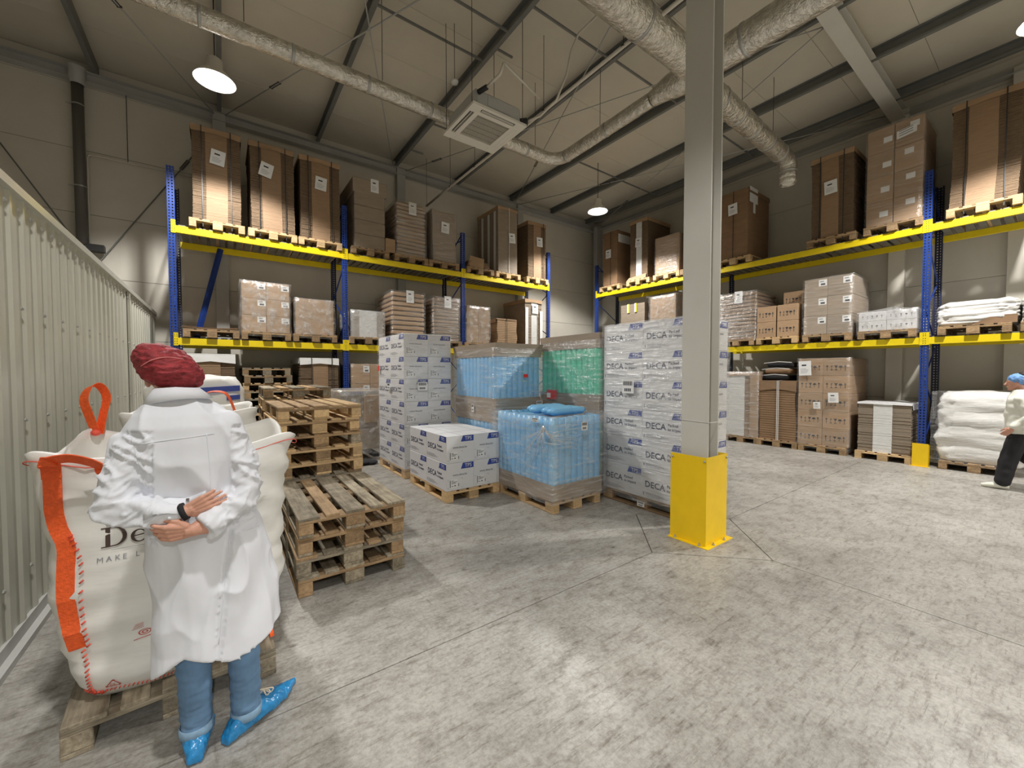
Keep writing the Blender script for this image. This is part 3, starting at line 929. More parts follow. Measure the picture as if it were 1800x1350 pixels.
def carton_block(side, c, z, w, d, h, nx, nz, what, where, mat='cardboard', tone='brown', marks=False, labels=True, film_='film_clear', pal='wood_mid', dome=0.0, ny=1, gap=0.004, set_back=0.05, group=None, skip=(), filmtop=True, tape=True, wob=0.012):
    if pal: base_pallet(side, c, z, what, pal)
    zz = z + (PH if pal else 0)
    (X, Y, Z), r = spot(side, c, zz, d, set_back)
    bw, bh = w / nx, h / nz
    bd = d / ny
    me = carton_mesh(bw - gap, bd - gap, bh - 0.002, mat)
    R_ = Matrix.Rotation(r, 3, 'Z')
    for j in range(nz):
        for i in range(nx):
            if (i, j) in skip: continue
            for q in range(ny):
                if q > 0: continue
                off = R_ @ Vector((-w / 2 + bw * (i + 0.5), -d / 2 + bd * (q + 0.5), 0))
                col_ = ['left', 'right'][i] if nx == 2 else (['left', 'middle', 'right'][i] if nx == 3 else 'only')
                row_ = {0: 'bottom', nz - 1: 'top'}.get(j, ORD[j] + ' row') if nz > 1 else 'single one'
                t = thing('carton', '%s carton, %s %s of %s' % (tone, row_, col_, where) if nx > 1 else '%s carton, %s of %s' % (tone, row_, where), 'carton', (X + off.x, Y + off.y, Z + j * bh + 0.0005), r + random.uniform(-0.006, 0.006), group or ('cartons of ' + where))
                link('carton_body', me, t)
                if tape:
                    m = MB(); m.box(-0.003, 0.003, -bd / 2 - 0.0005, bd / 2 - 0.01, bh - 0.002, bh - 0.0012)
                    part('tape', m, 'tape_brown', t) if j == nz - 1 else None
                if marks: link('care_marks', handling_marks(round(bw, 3), round(bh, 3), round(bd - gap, 3)), t)
                if labels: link('paper_label', carton_label_mesh(round(bw, 3), round(bh, 3), round(bd - gap, 3)), t)
    # rear rows as one carton each keep the block solid
    if film_:
        f = part('stretch_wrap', film_shell(w, d, h, 0.010, wob, filmtop, dome, z0=-0.08 if pal else 0.0, seed=sum(ord(q) for q in where) % 50), film_, None, (X, Y, Z), (0, 0, r))
        tag(f, 'clear stretch film around ' + where, 'stretch film')

# ---- left rack, upper shelf
z = LZ[1] + 0.022
def LB(a, b): return (a + b) / 2, b - a
U = 'upper shelf of the back rack'
c, w = LB(-0.35, 0.34); sheet_stack('L', c, z, w, 1.1, 1.60, 'the first tall brown stack of the upper back shelf', 'tall strapped stack of brown cardboard blanks, leftmost on the upper shelf of the back rack', (0.27, 0.72), paper=(0.53, 0.70, -0.12), lean=0.006, pal='wood_new')
c, w = LB(0.49, 1.20); sheet_stack('L', c, z, w, 1.1, 1.60, 'the second tall brown stack of the upper back shelf', 'tall strapped brown cardboard stack, second from left on the upper back shelf, crooked label', (0.25, 0.70), paper=(0.36, 0.70, -0.22), lean=0.012, pal='wood_new')
c, w = LB(1.31, 2.03); sheet_stack('L', c, z, w, 1.1, 1.60, 'the third tall brown stack of the upper back shelf', 'tall strapped brown cardboard stack, third from left, just left of a blue upright', (0.28, 0.74), paper=(0.52, 0.70, -0.08), lean=0.010, pal='wood_new')
# 4: brown box with a telescoping lid
c, w = LB(2.33, 2.98); base_pallet('L', c, z, 'the lidded brown box of the upper back shelf', 'wood_mid')
loc, r = spot('L', c, z + PH, 1.1, 0.05)
t = thing('lidded_box', 'tall olive brown cardboard box with a wide lid on the upper back shelf', 'box', loc, r)
m = MB()
for k in range(4): m.cbox(-w / 2, w / 2, -0.55, 0.55, k * 0.30, k * 0.30 + 0.296, 0.012)
part('box_body', m, 'cardboard_grey', t)
m = MB(); m.cbox(-w / 2 - 0.03, w / 2 + 0.04, -0.57, 0.57, 1.16, 1.46, 0.01); part('box_lid', m, 'cardboard_grey', t)
paper_part(t, 0.10, -0.574, 1.36, 0.17, 0.28)
m = MB(); m.cbox(-0.02, 0.20, -0.01, 0.01, 0, 0.30, 0.003)
tag(part('cardboard_offcut', m, 'cardboard', None, (3.0, 8.88, z + PH), (0.0, 0, 0)), 'small upright brown cardboard piece beside the lidded box on the upper shelf', 'cardboard')
c, w = LB(3.24, 3.92); bundle_stack('L', c, z, w, 1.1, 1.20, 14, 'the film wrapped bundle stack of the upper back shelf', 'film wrapped stack of brown flat bundles, middle of the upper back shelf', pal='wood_mid')
c, w = LB(4.10, 4.70); sheet_stack('L', c, z, w, 1.0, 1.20, 'the grey wrapped stack of the upper back shelf', 'grey cardboard stack with a printed label, left of the short blue upright top', (0.0, 1.0), cap=False, straps=(), paper=(0.55, 0.68), flap='cardboard_grey', lean=0.018, film_='film_light', pal='wood_mid')
# 7 low folded cardboard
base_pallet('L', 5.42, z, 'the low folded cardboard of the upper back shelf', 'wood_mid')
loc, r = spot('L', 5.42, z + PH, 0.9, 0.06)
t = thing('folded_cardboard', 'low heap of folded brown cardboard on the upper back shelf', 'cardboard', loc, r)
m = MB()
for k in range(6): m.box(-0.36 + 0.01 * k, 0.33 - 0.015 * k, -0.42, 0.42, k * 0.03, k * 0.03 + 0.02)
part('flat_sheets', m, 'cardboard_brown', t)
m = MB(); m.add([(-0.30, -0.43, 0.0), (0.10, -0.46, 0.0), (0.14, -0.44, 0.26), (-0.26, -0.40, 0.30), (-0.30, -0.42, 0.0), (0.10, -0.45, 0.0), (0.14, -0.43, 0.26), (-0.26, -0.39, 0.30)], [(0, 1, 2, 3), (7, 6, 5, 4), (0, 4, 5, 1), (1, 5, 6, 2), (2, 6, 7, 3), (3, 7, 4, 0)])
part('standing_flap', m, 'cardboard', t)
c, w = LB(5.98, 6.60); t = sheet_stack('L', c, z, w, 1.05, 1.72, 'the ribbed tall stack of the upper back shelf', 'grey brown stack with white side strips, second from right on the upper back shelf', (0.0, 1.0), straps=(0.55,), paper=(0.70, 0.55), flap='cardboard_grey', strapmat='strap_white', pal='wood_new', lean=0.004, capdrop=0.08)
for yy in (-0.42, -0.12, 0.20):
    m = MB(); m.box(-w / 2 - 0.014, -w / 2 - 0.008, yy, yy + 0.09, 0.02, 1.62); part('white_edge_strip', m, 'strap_white', t)
c, w = LB(6.98, 7.62); sheet_stack('L', c, z, w, 1.05, 1.55, 'the last tall stack of the upper back shelf', 'tall strapped brown cardboard stack, rightmost on the upper shelf of the back rack', (0.30, 0.72), straps=(0.85,), paper=(0.62, 0.66, 0.05), pal='wood_new', lean=0.008, edge='sheet_edge')

# ---- left rack, lower shelf
z = LZ[0] + 0.022
base_pallet('L', -0.12, z, 'loose cardboard sheets, leftmost on the lower back shelf', 'wood_mid')
loc, r = spot('L', -0.12, z + PH, 1.0, 0.06)
t = thing('cardboard_sheets', 'few warped cardboard sheets lying on the leftmost pallet of the lower back shelf', 'cardboard', loc, r)
for k in range(3):
    m = MB(); nn = 8; v = []
    for i in range(nn + 1):
        x = -0.42 + 0.80 * i / nn
        zz = 0.002 + k * 0.014 + (0.05 + 0.015 * k) * (0.5 - i / nn) ** 2 * (1 if k else 0.2)
        for yy in (-0.45, 0.45): v.append((x, yy, zz)); 
        for yy in (-0.45, 0.45): v.append((x, yy, zz + 0.006))
    F = []
    for i in range(nn):
        a = i * 4; F += [(a, a + 1, a + 5, a + 4)[::-1], (a + 2, a + 3, a + 7, a + 6), (a, a + 4, a + 6, a + 2), (a + 1, a + 3, a + 7, a + 5)]
    F += [(0, 2, 3, 1), (nn * 4, nn * 4 + 1, nn * 4 + 3, nn * 4 + 2)]
    m.add(v, F[::1]); part('sheet', m, ['cardboard_grey', 'cardboard', 'cardboard_brown'][k], t)
carton_block('L', 0.71, z, 0.78, 1.05, 0.93, 2, 3, 'the six labelled cartons of the lower back shelf', 'the wrapped block left on the lower back shelf', film_='film_crumpled', dome=0.10, wob=0.03)
carton_block('L', 1.55, z, 0.70, 1.05, 0.70, 1, 1, 'the single big carton of the lower back shelf', 'crumpled film left of the blue upright on the lower shelf', labels=False, film_='film_crumpled', wob=0.03)
c, w = LB(2.26, 2.92); t = sheet_stack('L', c, z, w, 1.0, 0.56, 'the grey film wrapped stack of the lower back shelf', 'low grey film wrapped stack with a pale centre sheet on the lower back shelf', (0.22, 0.78), cap=False, straps=(), paper=None, flap='paper', edge='cardboard_grey', film_='film_milky')
c, w = LB(3.12, 3.88); bundle_stack('L', c, z, w, 1.1, 1.08, 10, 'the taller bundle stack of the lower back shelf', 'stack of brown flat bundles with a white label on the lower back shelf', film_='film_light')
c, w = LB(4.12, 4.80); bundle_stack('L', c, z, w, 1.1, 1.05, 12, 'the shiny ribbed bundle stack of the lower back shelf', 'shiny wrapped stack of ribbed bundles left of the second blue upright, lower back shelf', ribbed=True, film_='film_clear')
carton_block('L', 5.36, z, 0.66, 1.0, 0.92, 2, 2, 'the wrapped cartons right of the second upright', 'the shiny wrapped block right of the second blue upright', labels=False, film_='film_crumpled', wob=0.03, dome=0.05)
c, w = LB(5.92, 6.56); sheet_stack('L', c, z, w, 1.0, 0.66, 'the leaning stack of the lower back shelf', 'uneven leaning stack of flat brown cardboard on the lower back shelf', (0.0, 1.0), cap=True, straps=(0.5,), paper=None, flap='cardboard', th=0.045, lean=0.035, capdrop=0.01)
c, w = LB(6.88, 7.48); t = sheet_stack('L', c, z, w, 1.05, 1.28, 'the white striped stack of the lower back shelf', 'tall stack with white strips and brown cap, rightmost on the lower back shelf', (0.36, 0.70), straps=(), paper=(0.56, 0.80, 0.0), flap='sheet_edge_white', edge='cardboard_grey')
for xx in (-w / 2 - 0.01, w / 2 - 0.09):
    m = MB(); m.box(xx, xx + 0.10, -0.555, -0.545, -0.02, 1.05 if xx < 0 else 0.98); part('white_edge_board', m, 'paper', t)

# ---- left rack, on the floor
c, w = LB(-0.50, 0.20); sheet_stack('L', c, 0.001, w, 1.1, 1.82, 'the white topped stack under the back rack', 'brown cardboard stack with a white top sheet behind the person, under the back rack', (0.10, 0.70), straps=(), paper=None, capmat='paper', capdrop=0.16, flap='sheet_flap', th=0.03)
c, w = LB(1.27, 1.97); t = sheet_stack('L', c, 0.001, w, 1.1, 1.78, 'the strapped white topped stack beside the stacked pallets', 'strapped brown cardboard stack with white top sheet and a hanging note, under the back rack', (0.30, 0.72), straps=(0.28, 0.82), paper=None, capmat='paper', capdrop=0.13, th=0.028)
paper_part(t, 0.08, -0.60, 0.98, 0.30, 0.34, 0.0, name='hanging_note')
carton_block('L', 2.62, 0.001, 0.78, 1.0, 1.68, 2, 4, 'the dark wrapped cartons under the back rack', 'the dark block under the back rack', mat='cardboard', film_='film_light')

# a low wrapped half load with dark things beside it, in front of the back rack
base_x, base_y = 2.02, 8.25
t = thing('wrapped_odds', 'low untidy film wrapped grey load on the floor left of the tall white cartons', 'wrapped load', (2.05, 8.0, 0.0))
m = MB(); m.cbox(-0.32, 0.36, -0.3, 0.5, 0.62, 1.30, 0.02); part('grey_box', m, 'cardboard_grey', t)
m = MB(); m.cbox(0.10, 0.40, -0.34, -0.302, 0.70, 1.22, 0.01); part('brown_panel', m, 'cardboard', t)
m = MB(); m.cbox(-0.30, 0.40, -0.3, 0.5, 0.20, 0.60, 0.02); part('lower_box', m, 'cardboard_grey', t)
m = MB(); m.box(-0.33, 0.37, -0.31, -0.302, 1.22, 1.30); part('blue_tape', m, ['steel_light'], t)
m = MB(); put_text(m, 'IMPORT', 0.07, -0.15, 1.235, M_front(0, -0.312, 0), 0); part('tape_print', m, 'tape_blue', t)
part('stretch_wrap', film_shell(0.78, 0.84, 1.14, seed=5, wob=0.05), 'film_crumpled', t, (0.03, 0.1, 0.18))
m = MB()
for dx in (-0.28, 0.28): m.cbox(dx - 0.06, dx + 0.06, -0.45, 0.5, 0.07, 0.14, 0.01); m.lathe([(0.05, -0.03), (0.05, 0.03)], (0, 0, 0), 10, 0, True, True, True)
part('fork_frame', m, 'black_foam', t)
m = MB(); m.ball((0, 0, 0.05), (0.20, 0.16, 0.05), 12, 6); m.ball((0.16, -0.07, 0.04), (0.11, 0.10, 0.04), 10, 5)
tag(part('black_bag', m, 'black_cloth', None, (2.0, 7.35, 0.0)), 'flattened black plastic bag on the floor left of the tall white cartons', 'bag')

# ---- right rack (positions run along y, seen face looks left)
def RB(a, b): return (a + b) / 2, abs(b - a)
z = LZ[1] + 0.05 + 0.022
# upper
c, w = RB(8.75, 8.20); t = sheet_stack('R', c, z, w, 1.05, 1.65, 'the far corner box stack of the upper right shelf', 'dark brown tall cardboard stack nearest the room corner, upper right shelf', (0.0, 1.0), straps=(0.55,), paper=(0.40, 0.60), flap='cardboard_brown', lean=0.003, capmat='cardboard_brown', pal='wood_new')
m = MB(); m.box(w / 2 + 0.012, w / 2 + 0.018, -0.50, 0.1, 1.30, 1.55); part('white_side_sheet', m, 'paper', t)
c, w = RB(7.72, 7.12); t = sheet_stack('R', c, z, w, 1.1, 1.72, 'the white banded stack of the upper right shelf', 'tall brown stack with white centre band, second from corner, upper right shelf', (0.36, 0.68), straps=(), paper=(0.52, 0.62), flap='sheet_edge_white', pal='wood_new', lean=0.004)
m = MB(); m.add([(-w / 2 - 0.1, -0.60, 0.0), (w / 2 - 0.02, -0.60, 0.0), (w / 2 - 0.02, -0.575, 0.13), (-w / 2 - 0.02, -0.575, 0.09)], [(0, 1, 2, 3)])
m.add([(-w / 2 - 0.1, -0.598, 0.0), (w / 2 - 0.02, -0.598, 0.0), (w / 2 - 0.02, -0.573, 0.13), (-w / 2 - 0.02, -0.573, 0.09)], [(3, 2, 1, 0)]); part('bottom_flap', m, 'cardboard', t)
carton_block('R', 6.50, z, 0.74, 1.05, 1.02, 1, 2, 'the two brown boxes near the corner', 'the pair left of the column, upper right shelf', film_='film_light', labels=False, pal='wood_new')
c, w = RB(5.95, 5.42); sheet_stack('R', c, z, w, 1.05, 1.62, 'the half hidden tall stack beside the column', 'tall brown cardboard stack partly behind the steel column, upper right shelf', (0.0, 1.0), straps=(), paper=None, flap='cardboard_brown', capmat='cardboard_brown')
c, w = RB(5.05, 4.42); t = sheet_stack('R', c, z, w, 1.1, 1.55, 'the brown stack just right of the column', 'dark brown cardboard stack just right of the steel column, upper right shelf', (0.0, 1.0), straps=(0.5,), paper=(0.48, 0.74, 0.05), flap='cardboard_brown', capmat='cardboard_brown', pal='wood_new', lean=0.004)
m = MB(); m.add([(w / 2 + 0.012, -0.50, 1.25), (w / 2 + 0.012, -0.1, 1.25), (w / 2 + 0.012, -0.1, 1.60), (w / 2 + 0.012, -0.50, 1.60), (w / 2 + 0.018, -0.50, 1.25), (w / 2 + 0.018, -0.1, 1.25), (w / 2 + 0.018, -0.1, 1.60), (w / 2 + 0.018, -0.50, 1.60)], [(3, 2, 1, 0), (4, 5, 6, 7), (0, 4, 7, 3)])
m.box(w / 2 + 0.012, w / 2 + 0.02, -0.32, -0.22, 1.02, 1.25); part('white_side_sheet', m, 'paper', t)
c, w = RB(3.18, 2.50); sheet_stack('R', c, z, w, 1.1, 1.62, 'the labelled tall stack left of the pale carton tower', 'tall strapped brown stack with big white label, left of the pale carton tower', (0.24, 0.66), straps=(0.22, 0.78), paper=(0.48, 0.60, 0.05), pal='wood_mid', lean=0.008)
# pale carton tower, 2 x 4
base_pallet('R', 1.93, z, 'the pale carton tower of the upper right shelf', 'wood_mid')
loc, r = spot('R', 1.93, z + PH, 1.1, 0.05)
me = carton_mesh(0.37, 1.09, 0.44, 'cardboard')
_pm = MB(); M = M_front(0.06, -0.545, 0.22); put_poly(_pm, rect(-0.06, 0.06, -0.05, 0.05), M, 0, 0.002); _pm = _pm.mesh('paper_label', ['paper'])
for j in range(4):
    for i in range(2):
        tt_ = thing('carton', 'pale carton, %s column, %s row of the tower on the upper right shelf' % (['left', 'right'][i], ['bottom', 'second', 'third', 'top'][j]), 'carton', (loc[0], loc[1] + 0.19 - 0.38 * i, loc[2] + 0.445 * j), r, 'cartons of the pale tower')
        link('carton_body', me, tt_)
        link('paper_label', _pm, tt_, (random.uniform(-0.06, 0.06), 0, 0.10 if i else -0.02))
m = MB(); M = M_front(0.16, -0.57, 1.55); put_poly(m, [(-0.13, -0.09), (0.13, -0.05), (0.13, 0.09), (-0.13, 0.05)], M, 0, 0.002)
for k in range(3): put_poly(m, [(-0.10, -0.05 + k * 0.04), (0.08, -0.02 + k * 0.04), (0.08, -0.005 + k * 0.04), (-0.10, -0.035 + k * 0.04)], M, 1, 0.003)
tag(part('delivery_note', m, ['paper', 'ink_grey'], None, loc, (0, 0, r)), 'white delivery note taped high on the pale carton tower', 'label')
f = part('stretch_wrap', film_shell(0.76, 1.1, 1.79, 0.012, 0.01, seed=9), 'film_light', None, loc, (0, 0, r)); tag(f, 'clear stretch film around the pale carton tower on the upper right shelf', 'stretch film')
c, w = RB(1.22, 0.50); sheet_stack('R', c, z, w, 1.1, 1.68, 'the big strapped stack at the right edge', 'tall strapped brown stack right of the blue upright, upper right shelf', (0.24, 0.68), straps=(0.22, 0.80), paper=None, pal='wood_new', lean=0.012)

# lower
z = 2.25 + 0.022
for k, (px, sd) in enumerate(((7.62, 3), (6.62, 8))):
    pass
c, w = RB(8.05, 7.20); t = sheet_stack('R', c, z, w, 1.0, 1.25, 'the ragged stack near the corner', 'grey brown cardboard stack with two yellow tags near the corner, lower right shelf', (0.0, 1.0), cap=False, straps=(), paper=None, flap='cardboard_grey', th=0.03, lean=0.01)
for dx in (-0.12, 0.14):
    m = MB(); m.box(dx - 0.05, dx - 0.01, -0.53, -0.512, 1.0, 1.26, 0); m.box(dx - 0.01, dx + 0.03, -0.53, -0.512, 1.0, 1.26, 1); part('edge_tag', m, ['paper', 'yellow_label'], t)
carton_block('R', 6.62, z, 0.80, 1.05, 1.35, 1, 1, 'the film topped brown box left of the column', 'the film topped load left of the column, lower right shelf', labels=False, film_='film_crumpled', dome=0.08, wob=0.03)
c, w = RB(5.05, 4.22); bundle_stack('R', c, z, w, 1.1, 1.10, 13, 'the shiny bundle stack just right of the column', 'shiny film wrapped bundle stack just right of the steel column, lower right shelf', film_='film_clear', ribbed=True)
# small brown cartons 2x2 and one behind
base_pallet('R', 3.78, z, 'the small brown cartons of the lower right shelf', 'wood_new')
loc, r = spot('R', 3.78, z + PH, 0.42, 0.02)
me = carton_mesh(0.385, 0.40, 0.345, 'cardboard'); cm = handling_marks(0.385, 0.345, 0.40)
for j in range(2):
    for i in range(2):
        tt_ = thing('carton', 'small brown carton with arrow marks, %s %s of the four in front, lower right shelf' % (['bottom', 'top'][j], ['left', 'right'][i]), 'carton', (loc[0], loc[1] + 0.205 - 0.41 * i, loc[2] + 0.347 * j), r + random.uniform(-0.02, 0.02), 'small brown cartons')
        link('carton_body', me, tt_); link('care_marks', cm, tt_)
        m = MB(); m.box(-0.025, 0.025, -0.2, 0.2, 0.3445, 0.3458); part('tape', m, 'tape_brown', tt_)
for j in range(3):
    tt_ = thing('carton', 'small brown carton of the rear pile behind the four, %s one' % ['bottom', 'middle', 'top'][j], 'carton', (loc[0] + 0.55, loc[1] - 0.12, loc[2] + 0.347 * j), r, 'small brown cartons')
    link('carton_body', me, tt_); link('care_marks', cm, tt_)
carton_block('R', 2.88, z, 0.80, 1.10, 1.14, 2, 3, 'the six tall labelled cartons of the lower right shelf', 'the six carton block, lower right shelf', mat='cardboard_grey', tone='grey brown', film_='film_light', dome=0.03, pal='wood_mid', wob=0.02)
carton_block('R', 1.98, z, 0.80, 1.05, 0.36, 2, 2, 'the low white cartons left of the blue upright', 'the low white block, lower right shelf', mat='carton_white', tone='white', marks=True, labels=False, film_='film_crumpled', dome=0.16, wob=0.03, tape=False)

# soft white sacks
def blob_box(w, d, h, bulge=0.05, wr=0.02, seed=0, n=34, nz=34, grooves=()):
    m = MB(); rings = []
    for j in range(nz + 1):
        t_ = j / nz
        zz = h * t_
        edge = 1 - 0.16 * (max(0, (t_ - 0.86) / 0.14)) ** 2 - 0.06 * (max(0, (0.12 - t_) / 0.12)) ** 2
        gv = 0.0
        for gz_ in grooves: gv -= 0.020 * math.exp(-((t_ - gz_) / 0.03) ** 2)
        ring = []
        for k in range(n * 4):
            an = 2 * PI * k / (n * 4)
            cx, cy = math.cos(an), math.sin(an)
            e = 0.22
            x = math.copysign(abs(cx) ** e, cx) * w / 2; y = math.copysign(abs(cy) ** e, cy) * d / 2
            q = edge + bulge * math.sin(PI * t_) + gv
            nn = noise.noise(Vector((x * 6 + seed, y * 6, zz * 9))) * wr + noise.noise(Vector((x * 3.5 + seed, y * 3.5, zz * 9))) * wr * 0.8 + noise.noise(Vector((x * 3.0 + seed, y * 3.0, zz * 30))) * wr * 0.35 + noise.noise(Vector((x * 14 + seed, y * 14, zz * 38))) * wr * 0.6
            L = math.hypot(x, y)
            ring.append((x * q + x / L * nn, y * q + y / L * nn, zz + (0.02 * noise.noise(Vector((x * 5, y * 5, seed))) if j == nz else 0)))
        rings.append(ring)
    for q in (0.8, 0.5, 0.15):
        rings.append([(x * q, y * q, h * (1 + 0.03 * (1 - q)) + 0.03 * noise.noise(Vector((x * q * 6 + seed, y * q * 6, 2.0)))) for x, y, _z in rings[nz]])
    m.loft(rings, 0, True, True, True)
    return m
base_pallet('R', 0.92, z, 'the slumped white sack of the lower right shelf', 'wood_mid')
loc, r = spot('R', 0.90, z + PH, 1.05, 0.03)
t = thing('white_sack', 'slumped white fabric sack right of the blue upright, lower right shelf', 'sack', loc, r)
part('sack_body', blob_box(0.86, 1.0, 0.40, 0.03, 0.04, 3), 'sack_white', t)
m = MB(); m.add([(-0.05, -0.53, 0.0), (0.43, -0.54, 0.0), (0.43, -0.53, 0.13), (0.2, -0.53, 0.13)], [(0, 1, 2, 3)]); m.add([(-0.05, -0.525, 0.0), (0.43, -0.535, 0.0), (0.43, -0.525, 0.13), (0.2, -0.525, 0.13)], [(3, 2, 1, 0)])
part('cardboard_tray', m, 'cardboard_brown', t)
base_pallet('R', 0.04, z, 'the second white sack at the right edge', 'wood_mid')
loc, r = spot('R', 0.02, z + PH, 1.05, 0.03)
tag(part('white_sack', blob_box(0.80, 1.0, 0.42, 0.03, 0.04, 8), 'sack_white', None, loc, (0, 0, r)), 'white fabric sack at the right edge of the photo, lower right shelf', 'sack')

# floor row under the right rack
def shift(lst): pass
z = 0.001
t = sheet_stack('R', 4.50, z, 0.72, 1.1, 1.50, 'the shiny white banded stack beside the white cartons', 'film wrapped stack with brown corner board, floor row just right of the white cartons', (0.0, 0.6), straps=(), paper=None, flap='sheet_edge_white', edge='cardboard', capmat='cardboard', film_='film_clear')
m = MB(); m.box(0.20, 0.375, -0.575, -0.565, 0, 1.46); m.box(0.365, 0.375, -0.565, -0.35, 0, 1.46); part('corner_board', m, 'cardboard', t)
t = sheet_stack('R', 3.74, z, 0.72, 1.1, 1.30, 'the brown strapped bundle stack on the floor', 'bulging brown cardboard bundle stack tied with white cord, floor row of the right rack', (0.0, 1.0), straps=(0.50, 0.54), paper=None, flap='cardboard_brown', edge='sheet_edge', th=0.05, lean=0.02, strapmat='strap_white', capmat='cardboard_brown', capdrop=0.22)
loc, r = spot('R', 3.80, z + PH + 1.33, 0.8, 0.1)
t = thing('black_tray', 'loose black and brown wrapped goods lying on the brown bundle stack', 'box', loc, r)
for k, (x0, zz) in enumerate(((-0.30, 0.0), (-0.26, 0.14), (-0.22, 0.28))):
    m = MB(); m.cbox(x0, x0 + 0.52, -0.30, 0.35, zz, zz + 0.10, 0.02); part('flat_box', m, 'black_cloth' if k != 1 else 'cardboard_brown', t)
    m = MB(); m.tube([(x0 - 0.05, -0.33, zz + 0.09), (x0 + 0.25, -0.35, zz + 0.12), (x0 + 0.5, -0.33, zz + 0.10)], 0.008, 6); part('film_edge', m, 'strap_white', t)
carton_block('R', 2.92, z, 0.86, 1.10, 1.78, 2, 5, 'the big wrapped carton block on the floor', 'the tall block under the right rack', mat='cardboard', film_='film_light', marks=True, labels=False, tape=False, wob=0.02)
loc, r = spot('R', 2.92, z + PH, 1.10, 0.05)
for dx, zz, ww, hh, wh in ((-0.30, 1.58, 0.22, 0.30, 'big note at the top left'), (0.19, 0.99, 0.17, 0.20, 'note at mid height'), (-0.08, 0.82, 0.12, 0.14, 'small note near the centre')):
    R_ = Matrix.Rotation(r, 3, 'Z'); o_ = R_ @ Vector((dx, 0, 0))
    e = thing('paper_note', 'white paper %s of the tall block under the right rack' % wh, 'label', (loc[0] + o_.x, loc[1] + o_.y, loc[2]), r)
    paper_part(e, 0, -0.60, zz, ww, hh, 0.05, name='sheet_of_paper')
t = sheet_stack('R', 1.98, z, 0.74, 1.1, 0.92, 'the low white banded stack on the floor', 'low grey cardboard stack with a white centre band, floor row left of the near upright', (0.30, 0.66), straps=(), paper=None, flap='sheet_edge_white', edge='cardboard_grey', capmat='carton_white', th=0.02, capdrop=0.02, pal='wood_new')
base_pallet('R', 0.86, z, 'the big white sack block on the floor', 'wood_mid')
loc, r = spot('R', 0.82, z + PH, 1.1, 0.05)
t = thing('white_sacks', 'big film wrapped block of white sacks on the floor right of the near blue upright', 'sack block', loc, r)
part('sack_body', blob_box(0.96, 1.08, 1.16, 0.05, 0.035, 5, grooves=(0.48, 0.22, 0.75)), 'sack_white', t)
part('stretch_wrap', film_shell(1.0, 1.10, 1.14, 0.03, 0.03, seed=4), 'film_light', t)

# ------------------------------------------------------------------ printed white cartons
CW, CD, CH = 0.398, 0.598, 0.350
_m = MB(); _m.cbox(-CW / 2, CW / 2, -CD / 2, CD / 2, 0, CH - 0.002, 0.005); CB = _m.mesh('carton_body', 'carton_white')
_m = MB(); M = M_front(-CW / 2, -CD / 2, 0)
put_poly(_m, [(0.205, 0.265), (0.392, 0.265), (0.392, 0.340), (0.235, 0.340)], M, 0)
put_text(_m, 'TPS', 0.066, 0.262, 0.281, M, 1, h=0.0018)
put_text(_m, 'www.deca.be', 0.038, 0.088, 0.185, M, 2, bold=0.0008)
put_poly(_m, rect(0.065, 0.155, 0.035, 0.145), M, 1, 0.001)
put_poly(_m, rect(0.048, 0.056, 0.045, 0.135), M, 3)
for k, (a, b) in enumerate(((0.07, 0.10), (0.07, 0.15), (0.07, 0.13))): put_poly(_m, rect(a, b, 0.122 - k * 0.016, 0.128 - k * 0.016), M, 3, 0.002)
put_poly(_m, rect(0.07, 0.095, 0.055, 0.062), M, 3, 0.002); put_poly(_m, rect(0.11, 0.13, 0.055, 0.068), M, 3, 0.002); put_poly(_m, rect(0.168, 0.176, 0.05, 0.085), M, 3, 0.002)
for a, b, c_, d_ in ((0.02, 0.03, 0.148, 0.150), (0.02, 0.022, 0.13, 0.150), (0.20, 0.23, 0.148, 0.150), (0.228, 0.23, 0.13, 0.150), (0.02, 0.022, 0.03, 0.05), (0.02, 0.04, 0.03, 0.032), (0.21, 0.23, 0.03, 0.032)):
    put_poly(_m, rect(a, b, c_, d_), M, 3)
CPF = _m.mesh('end_print', ['flash_blue', 'paper', 'ink_grey', 'ink'])
_m = MB(); M = M_west(-CW / 2, CD / 2, 0)
put_poly(_m, [(0.385, 0.268), (0.592, 0.268), (0.592, 0.340), (0.415, 0.340)], M, 0)
put_text(_m, 'TPS', 0.064, 0.445, 0.283, M, 1, h=0.0018)
put_text(_m, 'DECA', 0.100, 0.045, 0.143, M, 2, spacing=1.04, bold=0.0022)
put_text(_m, 'Packed', 0.046, 0.338, 0.188, M, 2, bold=0.0010)
put_text(_m, 'to impact', 0.046, 0.338, 0.140, M, 2, bold=0.0010)
# stencil cuts through the big letters
for a, b, c_, d_ in ((0.044, 0.10, 0.150, 0.154),):
    put_poly(_m, [(a, c_), (b, c_ + 0.03), (b, d_ + 0.03), (a, d_)], M, 1, 0.0022)
put_poly(_m, rect(0.022, 0.034, 0.035, 0.075), M, 3); 
for k in range(4): put_poly(_m, rect(0.055, 0.25 + 0.05 * (k % 3), 0.070 - k * 0.012, 0.074 - k * 0.012), M, 3)
CPW = _m.mesh('side_print', ['flash_blue', 'carton_white', 'ink_navy', 'ink_grey'])
_m = MB(); _m.box(-0.002, 0.002, -CD / 2, CD / 2, CH - 0.0019, CH - 0.0008); _m.box(-CW / 2, CW / 2, -0.002, 0.002, CH - 0.0019, CH - 0.0008)
CTS = _m.mesh('flap_seam', 'ink_grey')
ROWN = {0: 'bottom', 1: 'second', 2: 'third', 3: 'fourth', 4: 'fifth', 5: 'sixth'}
